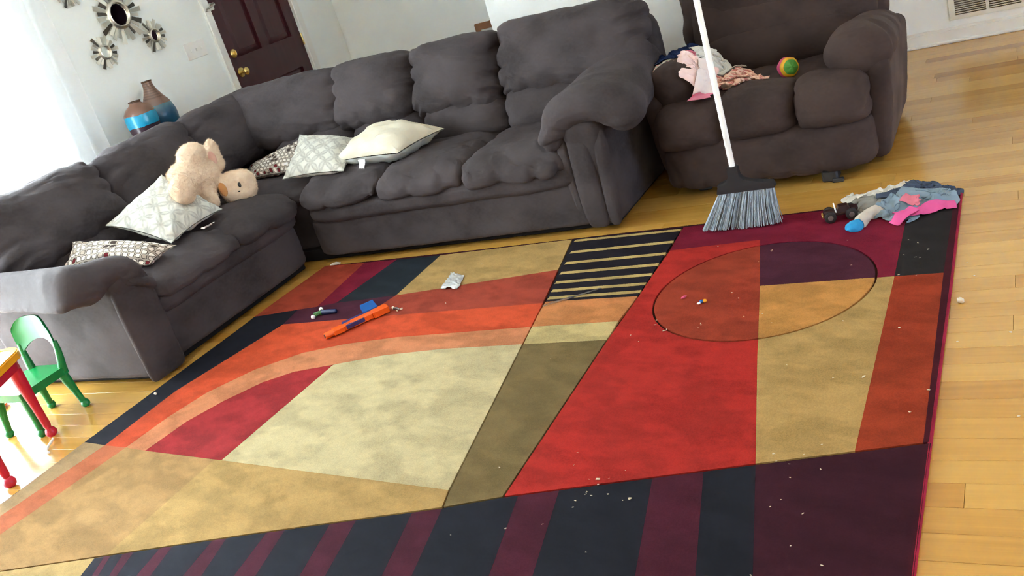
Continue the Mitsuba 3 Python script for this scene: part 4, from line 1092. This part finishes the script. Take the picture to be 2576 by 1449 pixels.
# ------------------------------------------------------------------ crumpled clothes: small cloth simulations over a height map
class Heights:
    def __init__(self, x0, x1, y0, y1, fn, c=.008):
        self.x0, self.y0, self.c = x0, y0, c
        self.nx, self.ny = int((x1 - x0) / c) + 1, int((y1 - y0) / c) + 1
        X, Y = np.meshgrid(x0 + c * np.arange(self.nx), y0 + c * np.arange(self.ny), indexing='ij')
        self.Z = fn(X, Y)
    def ij(self, x, y):
        return np.clip(((x - self.x0) / self.c).round().astype(int), 0, self.nx - 1), np.clip(((y - self.y0) / self.c).round().astype(int), 0, self.ny - 1)
    def __call__(self, x, y):
        fx, fy = np.clip((x - self.x0) / self.c, 0, self.nx - 1.001), np.clip((y - self.y0) / self.c, 0, self.ny - 1.001)
        i, j = fx.astype(int), fy.astype(int); a, b = fx - i, fy - j
        Z = self.Z
        return Z[i, j] * (1 - a) * (1 - b) + Z[i + 1, j] * a * (1 - b) + Z[i, j + 1] * (1 - a) * b + Z[i + 1, j + 1] * a * b
    def stamp(self, v):
        for di in (-1, 0, 1):
            for dj in (-1, 0, 1):
                i, j = self.ij(v[:, 0] + di * self.c, v[:, 1] + dj * self.c)
                np.maximum.at(self.Z, (i, j), v[:, 2] + .002)

def shirt(u, v):
    return (np.abs(u) < .62) & (v < .98) | (v > .45) & (np.abs(u) < 1 - .35 * (.9 - v) * (v < .9))
def trousers(u, v):
    return (v > .25) | (np.abs(u) > .14 * (1 - v) + .05)
def whole(u, v): return u < 9

def cloth(hf, cx, cy, w, h, rot, sq, seed, shape=whole, L=.0135, steps=64, it=4, lift=.05, bumpy=.045, side=(1.0, 1.0)):
    nx, ny = int(w / L) + 1, int(h / L) + 1
    I, J = np.meshgrid(np.arange(nx), np.arange(ny), indexing='ij')
    mask = shape(2 * I / (nx - 1) - 1, J / (ny - 1))
    lx, ly = (I - (nx - 1) / 2) * L, (J - (ny - 1) / 2) * L
    q = np.stack([lx * 9, ly * 9, lx * 0 + seed], -1)
    jx, jy = (meshkit.fbm(q, 3, seed) - .5) * .10, (meshkit.fbm(q + 31, 3, seed) - .5) * .10
    ca, sa = math.cos(math.radians(rot)), math.sin(math.radians(rot))
    ax, ay = lx * sq * side[0] + jx, ly * sq * side[1] + jy
    X = np.stack([cx + ax * ca - ay * sa, cy + ax * sa + ay * ca, lx * 0], -1)
    X[..., 2] = hf(X[..., 0], X[..., 1]) + lift * .3 + bumpy * 1.6 * meshkit.fbm(q * 1.5 + 77, 3, seed)
    prev = X.copy()
    pairs = []
    for k0 in (0, 1):
        a, b = slice(k0, nx - 1, 2), slice(k0 + 1, nx, 2)
        pairs.append(((a, slice(None)), (b, slice(None)), L, 1.0))
    for k0 in (0, 1):
        a, b = slice(k0, ny - 1, 2), slice(k0 + 1, ny, 2)
        pairs.append(((slice(None), a), (slice(None), b), L, 1.0))
    for k0 in (0, 1):
        a, b = slice(k0, nx - 1, 2), slice(k0 + 1, nx, 2)
        pairs.append(((a, slice(0, ny - 1)), (b, slice(1, ny)), L * 1.414, .35))
        pairs.append(((a, slice(1, ny)), (b, slice(0, ny - 1)), L * 1.414, .35))
    bend = [((slice(0, nx - 2), slice(None)), (slice(2, nx), slice(None)), 2 * L, .06), ((slice(None), slice(0, ny - 2)), (slice(None), slice(2, ny)), 2 * L, .06)]
    M = mask.astype(float)
    for s in range(steps):
        vel = (X - prev) * .86; prev = X.copy(); X = X + np.clip(vel, -.02, .02); X[..., 2] -= .0016
        for _ in range(it):
            for a, b, l, k in pairs + bend:
                na, nb = min(X[a].shape[0], X[b].shape[0]), min(X[a].shape[1], X[b].shape[1])
                A, B = X[a][:na, :nb], X[b][:na, :nb]
                d = A - B; r = np.sqrt((d * d).sum(-1, keepdims=True)) + 1e-9
                m = (M[a][:na, :nb] * M[b][:na, :nb])[..., None]
                c = .5 * k * m * d * (1 - l / r)
                X[a][:na, :nb] -= c; X[b][:na, :nb] += c
        g = hf(X[..., 0], X[..., 1]) + .004
        pen = X[..., 2] < g
        X[..., 2] = np.maximum(X[..., 2], g)
        X[..., :2] = np.where(pen[..., None], prev[..., :2] + .08 * (X[..., :2] - prev[..., :2]), X[..., :2])
    ids = -np.ones(mask.shape, int)
    qm = mask[:-1, :-1] & mask[1:, :-1] & mask[1:, 1:] & mask[:-1, 1:]
    use = np.zeros(mask.shape, bool)
    for a in (slice(0, -1), slice(1, None)):
        for b in (slice(0, -1), slice(1, None)): use[a, b] |= qm
    ids[use] = np.arange(use.sum())
    v = X[use]
    quad = np.stack([ids[:-1, :-1][qm], ids[1:, :-1][qm], ids[1:, 1:][qm], ids[:-1, 1:][qm]], 1)
    f = np.vstack([quad[:, [0, 1, 2]], quad[:, [0, 2, 3]]])
    v, f = relax(v, f, 2, .4)
    hf.stamp(v)
    n = vnormals(v, f); k = len(v)
    e = np.vstack([f[:, [0, 1]], f[:, [1, 2]], f[:, [2, 0]]])
    es = {(a, b) for a, b in e.tolist()}
    bd = [(a, b) for a, b in es if (b, a) not in es]
    rim = [(a, b, b + k) for a, b in bd] + [(a, b + k, a + k) for a, b in bd]
    return np.vstack([v + n * .0012, v - n * .0012]), np.vstack([f, f[:, ::-1] + k, np.array(rim)[:, [0, 2, 1]]]), uvgrid(I, J, use, nx, ny)
def uvgrid(I, J, use, nx, ny):
    u = np.stack([I[use] / nx, J[use] / ny], 1)
    return np.vstack([u, u])

from scipy.interpolate import CubicSpline
def curve(pts, n=40):
    pts = np.asarray(pts, float); tt = np.linspace(0, 1, len(pts))
    return CubicSpline(tt, pts)(np.linspace(0, 1, n))
def arm_height(X, Y):
    a = .50 + .11 * np.sqrt(np.clip(1 - ((X + 1.545) / .155) ** 2, 0, 1)) * (Y > 4.31)
    seat = np.where((X > -1.47) & (X < -.78), .435, -1)
    z = np.maximum(np.where((np.abs(X + 1.545) < .155) & (Y > 4.30), a, -1), seat)
    front = np.where((Y < 4.44), .47, -1) * (X > -1.62)
    z = np.maximum(z, front)
    return np.where(Y < 4.15, .02, np.maximum(z, .02)) + np.where(Y > 4.90, 1.5 * (Y - 4.90), 0)
H1 = Heights(-1.85, -.70, 4.05, 5.10, arm_height)
GC = 'clothes heaped on the recliner arm'
def garment(hf, name, label, cat, group, mt, *a, **k):
    v, f, uv = cloth(hf, *a, **k)
    t = thing(name, label, cat, group)
    add(t, (v, f), mt, True)
    return t
garment(H1, 'toddler_shirt', 'pale sage and floral child\'s shirt hanging over the outer side of the recliner arm', 'clothes', GC, 'm_cloth_sage', -1.60, 4.53, .44, .46, 20, .42, 1, shirt, bumpy=.07)
garment(H1, 'toddler_trousers', 'navy blue child\'s trousers at the back of the heap on the recliner arm', 'clothes', GC, 'm_cloth_navy', -1.47, 4.63, .96, .60, 4, .40, 3, bumpy=.30, steps=40)
garment(H1, 'toddler_shorts', 'bright pink folded shorts on the heap beside the navy cloth', 'clothes', GC, 'm_cloth_pink', -1.30, 4.58, .27, .27, -10, .50, 5, bumpy=.08)
garment(H1, 'toddler_dress', 'cream and pink floral child\'s dress slumped onto the recliner seat beside the heap', 'clothes', GC, 'm_cloth_floral', -1.245, 4.48, .72, .72, -25, .26, 2, shirt, bumpy=.26, steps=34)
garment(H1, 'toddler_skirt', 'crumpled floral skirt on top of the floral dress at the seat end of the heap', 'clothes', GC, 'm_cloth_floral', -1.255, 4.49, .50, .50, 30, .26, 12, whole, bumpy=.20, steps=28)
garment(H1, 'toddler_blouse', 'light grey blouse on the middle of the heap, between the navy pieces', 'clothes', GC, 'm_cloth_greywhite', -1.38, 4.63, .40, .34, 15, .48, 4, whole, bumpy=.09)
garment(H1, 'toddler_leggings', 'small pink piece of clothing tucked under the white shirt on the heap', 'clothes', GC, 'm_cloth_pink', -1.47, 4.50, .13, .14, 30, .5, 6, bumpy=.04)
garment(H1, 'toddler_shirt', 'white and blush child\'s shirt hanging down the front of the recliner arm', 'clothes', GC, 'm_cloth_blush', -1.43, 4.43, .36, .44, 10, .42, 7, shirt, bumpy=.09)
# the sleeve with a pink cuff that hangs into the seat
v, f, uv = cloth(H1, -1.375, 4.36, .13, .36, 4, .72, 8, whole, bumpy=.05, steps=80)
t = thing('toddler_sleeve', 'white sleeve with a pink cuff hanging from the heap onto the recliner seat', 'clothes', GC)
add(t, (v, f), 'm_cloth_cuff', True, uv=uv)

def floor_height(X, Y):
    return np.where((X < -.307) & (Y < 3.845), .0125, 0.0005)
H2 = Heights(-.95, -.15, 3.4, 4.3, floor_height)
GF = 'clothes dropped at the rug corner'
garment(H2, 'toddler_hoodie', 'grey and white child\'s hoodie dropped on the floor past the rug edge', 'clothes', GF, 'm_cloth_greywhite', -.595, 3.89, .62, .56, 10, .44, 21, shirt, bumpy=.24, steps=40)
garment(H2, 'toddler_vest', 'darker grey piece of clothing spread under the hoodie at the rug edge', 'clothes', GF, 'm_cloth_grey', -.645, 3.80, .36, .32, -8, .52, 22, bumpy=.13, steps=44)
garment(H2, 'toddler_jeans', 'dark blue denim jeans crumpled at the very corner of the rug', 'clothes', GF, 'm_cloth_darkdenim', -.45, 3.885, .46, .44, -25, .44, 23, whole, bumpy=.20, steps=44)
garment(H2, 'toddler_jeans', 'pale blue washed denim piece on top of the dark jeans', 'clothes', GF, 'm_cloth_denim', -.425, 3.81, .32, .26, -10, .52, 24, whole, bumpy=.08)
garment(H2, 'toddler_jeans', 'light blue jeans with a bright pink waistband lying on the rug', 'clothes', GF, 'm_cloth_denim', -.515, 3.70, .34, .22, -24, .54, 25, whole, bumpy=.13, steps=44)
t = [k for k in labels if k.startswith('toddler_jeans')][-1]
for a_ in ((-.435, 3.672, .26, .07, 14, .74, 31), (-.500, 3.622, .13, .06, 62, .74, 32)):
    v, f, uv = cloth(H2, *a_, whole, bumpy=.05, steps=40)
    part(t, 'waistband', (v, f), 'm_cloth_hotpink', True, label='bright pink waistband')
garment(H2, 'toddler_shirt', 'small pink and orange shirt showing between the two pieces of denim', 'clothes', GF, 'm_cloth_pink', -.485, 3.775, .13, .08, -15, .75, 26, whole, bumpy=.03)
sock = thing('sock', 'grey child\'s sock with a blue toe on the rug beside the toy truck', 'sock', GF)
def blob(pts, r, flat, seed):
    v, f = tube(curve(pts, 16), np.interp(np.linspace(0, 1, 16), np.linspace(0, 1, len(r)), r), 18)
    n = vnormals(v, f)
    v = v + n * (.030 * (meshkit.fbm(v * 38 + seed, 3, seed) - .5))[:, None]
    z0 = .013
    v[:, 2] = z0 + np.maximum(v[:, 2] - z0, 0.0) * flat
    return v, f
part(sock, 'foot', blob([(-.665, 3.600, .020), (-.655, 3.63, .026), (-.640, 3.665, .032), (-.615, 3.70, .03), (-.595, 3.725, .026)], [.024, .029, .030, .029, .026], .8, 3), 'm_sock', True)
part(sock, 'toe', blob([(-.688, 3.558, .018), (-.683, 3.567, .022), (-.675, 3.582, .024), (-.664, 3.602, .025)], [.012, .025, .030, .0295], .8, 5), 'm_sock_blue', True, label='blue toe')

# ------------------------------------------------------------------ toys and small litter
ball = thing('toy_ball', 'small knitted ball in pink, yellow and green on the recliner seat', 'ball')
c = V(-1.022, 4.52, .473); R = .049
axd = V(.55, -.75, .15); axd /= np.linalg.norm(axd)
def ballring(t0, t1, bulge):
    k = 14; a = np.linspace(t0, t1, k)
    r = R * np.sin(a) + bulge * np.sin((a - t0) / (t1 - t0) * PI); h = R * np.cos(a)
    v, f = lathe(np.c_[np.maximum(r, .0004), h], 36)
    x = np.cross(axd, (0, 0, 1)); x /= np.linalg.norm(x); y = np.cross(axd, x)
    v = v[:, :1] * x + v[:, 1:2] * y + v[:, 2:] * axd
    v = v * (1 + .025 * np.sin(np.arctan2(v @ y, v @ x) * 30))[:, None]
    return v + c, f
part(ball, 'green_cap', ballring(0.001, .80, 0), 'm_ball_green', True)
part(ball, 'yellow_band', ballring(.79, 1.22, .002), 'm_ball_yellow', True)
part(ball, 'pink_cap', ballring(1.21, 3.14, 0), 'm_ball_pink', True)

def oriented(m, at_, ang, rx=0, ry=0):
    v, f = move(m, (0, 0, 0), rx=rx, ry=ry)
    return move((v, f), at_, rz=ang)

gun = thing('toy_blaster', 'orange plastic toy blaster with a blue grip lying on the rug', 'toy')
GA, GB = V(-2.862, 2.935, 0), V(-2.672, 3.185, 0)
ga = math.degrees(math.atan2(*(GB - GA)[[1, 0]])); GL = np.linalg.norm(GB - GA); GM = (GA + GB) / 2
def gp(name, m, mt, sm=40, flat=.74, **k): part(gun, name, oriented((m[0] * V(1, 1, flat), m[1]), (GM[0], GM[1], .0125), ga), mt, sm, **k)
h = GL / 2
gp('barrel', merge(move(tube([(-h, 0, .022), (-h + .02, 0, .022), (-h + .05, 0, .022)], [.019, .020, .020], 16)), cbox(-h + .045, -.02, -.018, .018, .004, .042, .006), cbox(-.03, h - .075, -.021, .021, .002, .046, .008)), 'm_orange')
gp('fore_grip', cbox(-h + .04, -h + .095, -.024, .024, .006, .040, .004), 'm_orange')
gp('slide', cbox(h - .080, h, -.028, .024, .001, .048, .006), 'm_orange')
gp('muzzle', tube([(-h - .002, 0, .022), (-h + .004, 0, .022)], .012, 14), 'm_dark')
gp('window', cbox(-.055, .035, -.0235, -.012, .012, .040, .003), 'm_navy_plastic', label='dark blue window')
gp('grip', hull([(x + (.012 if y > .1 else 0), y, z) for x in (h - .105, h - .040) for y in (.015, .125) for z in (.004, .040)] + [(h - .095, .132, .022), (h - .03, .132, .022)]), 'm_blue', False, 1.0, label='blue grip')
gp('trigger_guard', merge(cbox(-.06, h - .10, .018, .048, .004, .040, .004)), 'm_navy_plastic')

fig = thing('toy_figure', 'small green and blue plastic toy with two white knobs on the rug', 'toy')
def fp_(name, m, mt): part(fig, name, oriented((np.asarray(m[0] if isinstance(m, tuple) else m.vertices) * .8, m[1] if isinstance(m, tuple) else m.faces), (-3.085, 3.205, .0125), 4), mt, True)
fp_('stem', tube([(-.005, 0, .014), (.045, .002, .013), (.105, .0, .012)], [.014, .016, .013], 12), 'm_toy_blue')
fp_('arm', tube([(-.006, .004, .015), (-.030, .040, .014)], [.009, .006], 10), 'm_toy_green')
fp_('arm', tube([(-.006, -.004, .015), (-.026, -.042, .014)], [.009, .006], 10), 'm_toy_green')
fp_('body', tube([(-.055, -.010, .012), (-.02, -.004, .014), (.004, 0, .014)], [.010, .013, .014], 12), 'm_toy_green')
e = trimesh.creation.icosphere(2)
fp_('knob', move(e, (-.040, .052, .0135), s=.0135), 'm_white'); fp_('knob', move(e, (-.032, -.052, .0135), s=.0135), 'm_white')

tr = thing('toy_truck', 'dark maroon toy truck with big black wheels on the rug edge by the sock', 'toy')
TK = (-.742, 3.715, .0125)
def tp(name, m, mt, sm=40, **k): part(tr, name, oriented((m[0] * .74, m[1]), TK, 14), mt, sm, **k)
tp('chassis', cbox(-.085, .09, -.026, .026, .026, .044, .005), 'm_truck')
tp('cab', merge(hull([(-.02, -.026, .044), (.06, -.026, .044), (-.02, .026, .044), (.06, .026, .044), (-.005, -.021, .078), (.04, -.021, .078), (-.005, .021, .078), (.04, .021, .078)])), 'm_truck', False)
tp('hood', cbox(-.085, -.018, -.024, .024, .042, .058, .008), 'm_truck')
tp('bed', merge(cbox(.055, .092, -.026, .026, .044, .060, .004)), 'm_truck')
tp('bumper', cbox(-.097, -.085, -.028, .028, .028, .044, .004), 'm_truck_gold', label='tan front bumper')
tp('roll_bar', tube(curve([(-.022, -.024, .05), (-.026, -.02, .085), (-.026, .02, .085), (-.022, .024, .05)], 14), .004, 8), 'm_white', True, label='white bar over the hood')
for x in (-.055, .055):
    for y in (-.040, .040):
        w = lathe([(.0005, -.013), (.018, -.013), (.027, -.012), (.031, -.008), (.031, .008), (.027, .012), (.018, .013), (.0005, .013)], 26)
        w = (np.stack([w[0][:, 0], w[0][:, 2], w[0][:, 1]], 1), w[1][:, ::-1])
        key = free(tr + '__wheel')
        add(key, oriented(move(w, (x * .74, y * .74, .023), s=.74), TK, 14), 'm_tyre', 40)
        hb = lathe([(.0005, -.0155), (.012, -.015), (.015, -.012), (.015, .012), (.012, .015), (.0005, .0155)], 18)
        hb = (np.stack([hb[0][:, 0], hb[0][:, 2], hb[0][:, 1]], 1), hb[1][:, ::-1])
        add(key + '__hub', oriented(move(hb, (x * .74, y * .74, .023), s=.74), TK, 14), 'm_hub', 40)

foil = thing('foil_wrapper', 'crumpled silver foil wrapper lying on the tan field of the rug', 'wrapper')
def foil_mesh():
    n, m = 26, 16
    A, B, Cc, D = V(-2.495, 3.372), V(-2.385, 3.352), V(-2.430, 3.500), V(-2.530, 3.545)
    vs = []
    for i in range(n):
        for j in range(m):
            s, t_ = j / (m - 1), i / (n - 1)
            p = A * (1 - s) * (1 - t_) + B * s * (1 - t_) + Cc * s * t_ + D * (1 - s) * t_
            z = .0145 + .012 * math.sin(PI * s) * math.sin(PI * (.1 + .8 * t_)) + .030 * abs(float(meshkit.fbm(V(s * 4, t_ * 6, 2), 3, 5)) - .5)
            vs.append((p[0], p[1], z))
    i = np.arange(n * m).reshape(n, m)
    q = np.stack([i[:-1, :-1], i[:-1, 1:], i[1:, 1:], i[1:, :-1]], -1).reshape(-1, 4)
    f = np.vstack([q[:, [0, 1, 2]], q[:, [0, 2, 3]]]); v = np.array(vs)
    lo = v.copy(); lo[:, 2] -= .0015
    return merge((v, f), (lo, f[:, ::-1]))
add(foil, foil_mesh(), 'm_foil', False)
kn = thing('table_knife', 'thin silver table knife lying across the peach field and the striped field', 'knife')
ka, kb = V(-1.835, 3.105), V(-1.622, 3.238); kd = (kb - ka) / np.linalg.norm(kb - ka); ks = V(-kd[1], kd[0])
def kpoly(pts, z0, z1):
    v, f = prism(sg.Polygon(pts), z0, z1)
    return np.c_[ka + v[:, :1] * kd + v[:, 1:2] * ks, v[:, 2]], f
part(kn, 'handle', kpoly([(0, -.003), (.10, -.0055), (.13, -.005), (.13, .005), (.10, .0055), (0, .003)], .0128, .0175), 'm_steel', 30)
part(kn, 'blade', kpoly([(.128, -.004), (.15, -.0075), (.23, -.008), (.25, -.002), (.245, .004), (.128, .0045)], .0138, .0152), 'm_steel', 30)

def lump(c, s, seed, mt, name, label, cat, group=None):
    e = trimesh.creation.icosphere(2)
    v = np.array(e.vertices); v = v * (1 + .7 * (meshkit.fbm(v * 1.7 + seed * 3.1, 3, seed) - .5))[:, None] * V(*s)
    v = v @ rotm(rz=seed * 47).T
    v[:, 2] -= v[:, 2].min(); t = thing(name, label, cat, group)
    add(t, (v + V(*c), np.array(e.faces)), mt, 40)
    return t
lump((-.274, 2.929, .0002), (.012, .009, .009), 3, 'm_crumb', 'popcorn_piece', 'single pale popcorn piece on the bare floor beside the rug', 'popcorn')
lump((-1.225, 3.085, .0123), (.013, .006, .005), 5, 'm_pink_bit', 'clay_bit', 'little pink scrap inside the carved circle of the rug', 'scrap')
bead = thing('toy_bead', 'tiny blue and yellow toy bead inside the carved circle of the rug', 'toy')
part(bead, 'blue_half', move(trimesh.creation.icosphere(2), (-1.142, 3.035, .019), s=(.0075, .0085, .0065)), 'm_blue', True)
part(bead, 'yellow_half', move(trimesh.creation.icosphere(2), (-1.130, 3.038, .019), s=(.0075, .0085, .0065)), 'm_yellow', True)
part(bead, 'white_end', move(trimesh.creation.icosphere(2), (-1.150, 3.026, .0165), s=(.008, .004, .004), rz=30), 'm_white', True)
lump((-3.478, 3.855, .0005), (.03, .008, .012), 8, 'm_paper', 'paper_scrap', 'torn white paper scrap on the floor in the sofa corner', 'paper')
s2 = [k for k in labels if k.startswith('paper_scrap')][0]
lump((-3.53, 2.50, .0125), (.012, .006, .006), 11, 'm_paper', 'paper_scrap', 'small pinkish paper scrap at the rug edge near the sofa front', 'paper')
wf = thing('toy_soldier', 'tiny white and grey toy piece on the rug beside the blaster', 'toy')
part(wf, 'body', oriented(tube([(-.02, 0, .006), (0, .002, .007), (.025, -.002, .006)], [.005, .006, .004], 10), (-2.63, 3.19, .0125), -15), 'm_hub', True)
part(wf, 'head', oriented(move(e, (-.026, .002, .008), s=.0075), (-2.63, 3.19, .0125), -15), 'm_crumb', True)
part(wf, 'foot', oriented(move(e, (.030, .004, .005), s=(.005, .008, .005)), (-2.63, 3.19, .0125), -15), 'm_crumb', True)
part(wf, 'foot', oriented(move(e, (.018, -.014, .004), s=(.008, .003, .003), rz=-30), (-2.63, 3.19, .0125), -15), 'm_crumb', True)
pt = thing('plastic_strip', 'thin twisted white plastic strip on the floor by the red table leg', 'scrap')
add(pt, tube(curve([(-3.852, 2.17, .004), (-3.81, 2.13, .012), (-3.79, 2.09, .006), (-3.745, 2.065, .005)], 20), .0055, 8), 'm_white', True)

# crumbs too many to pick apart
cr = random.Random(21); vs = []
spots = [(-.62, 2.06, .10, 16, .0122), (-1.15, 1.93, .09, 26, .0122), (-1.05, 2.95, .22, 18, .0122), (-.40, 3.2, .12, 14, .0122), (-.36, 2.5, .35, 14, .0122), (-.55, 1.75, .25, 12, .0122), (-1.2, 1.75, .35, 12, .0122),
         (-1.35, 2.9, .3, 8, .0122), (-.75, 3.45, .3, 10, .0122), (-.2, 2.7, .25, 10, .0003), (-3.45, 2.4, .25, 6, .0122), (-.42, 3.45, .1, 5, .0122), (-2.2, 3.0, .6, 8, .0122)]
for x, y, s, n, z in spots:
    for _ in range(int(n * .6)):
        px, py = x + cr.gauss(0, s * .6), y + cr.gauss(0, s * .6)
        zz = .0122 if (-3.5 < px < -.33 and 1.3 < py < 3.8) else .0003
        r = cr.uniform(.0015, .0034) * (1.6 if cr.random() < .1 else 1)
        pts = [(px + r * cr.uniform(-1.6, 1.6), py + r * cr.uniform(-1, 1), zz + r * cr.uniform(0, 1.1)) for _ in range(9)]
        vs.append(hull(pts))
ck = thing('crumbs', 'scattered pale crumbs over the rug and floor', 'crumbs', kind='stuff')
add(ck, merge(*vs), 'm_crumb')
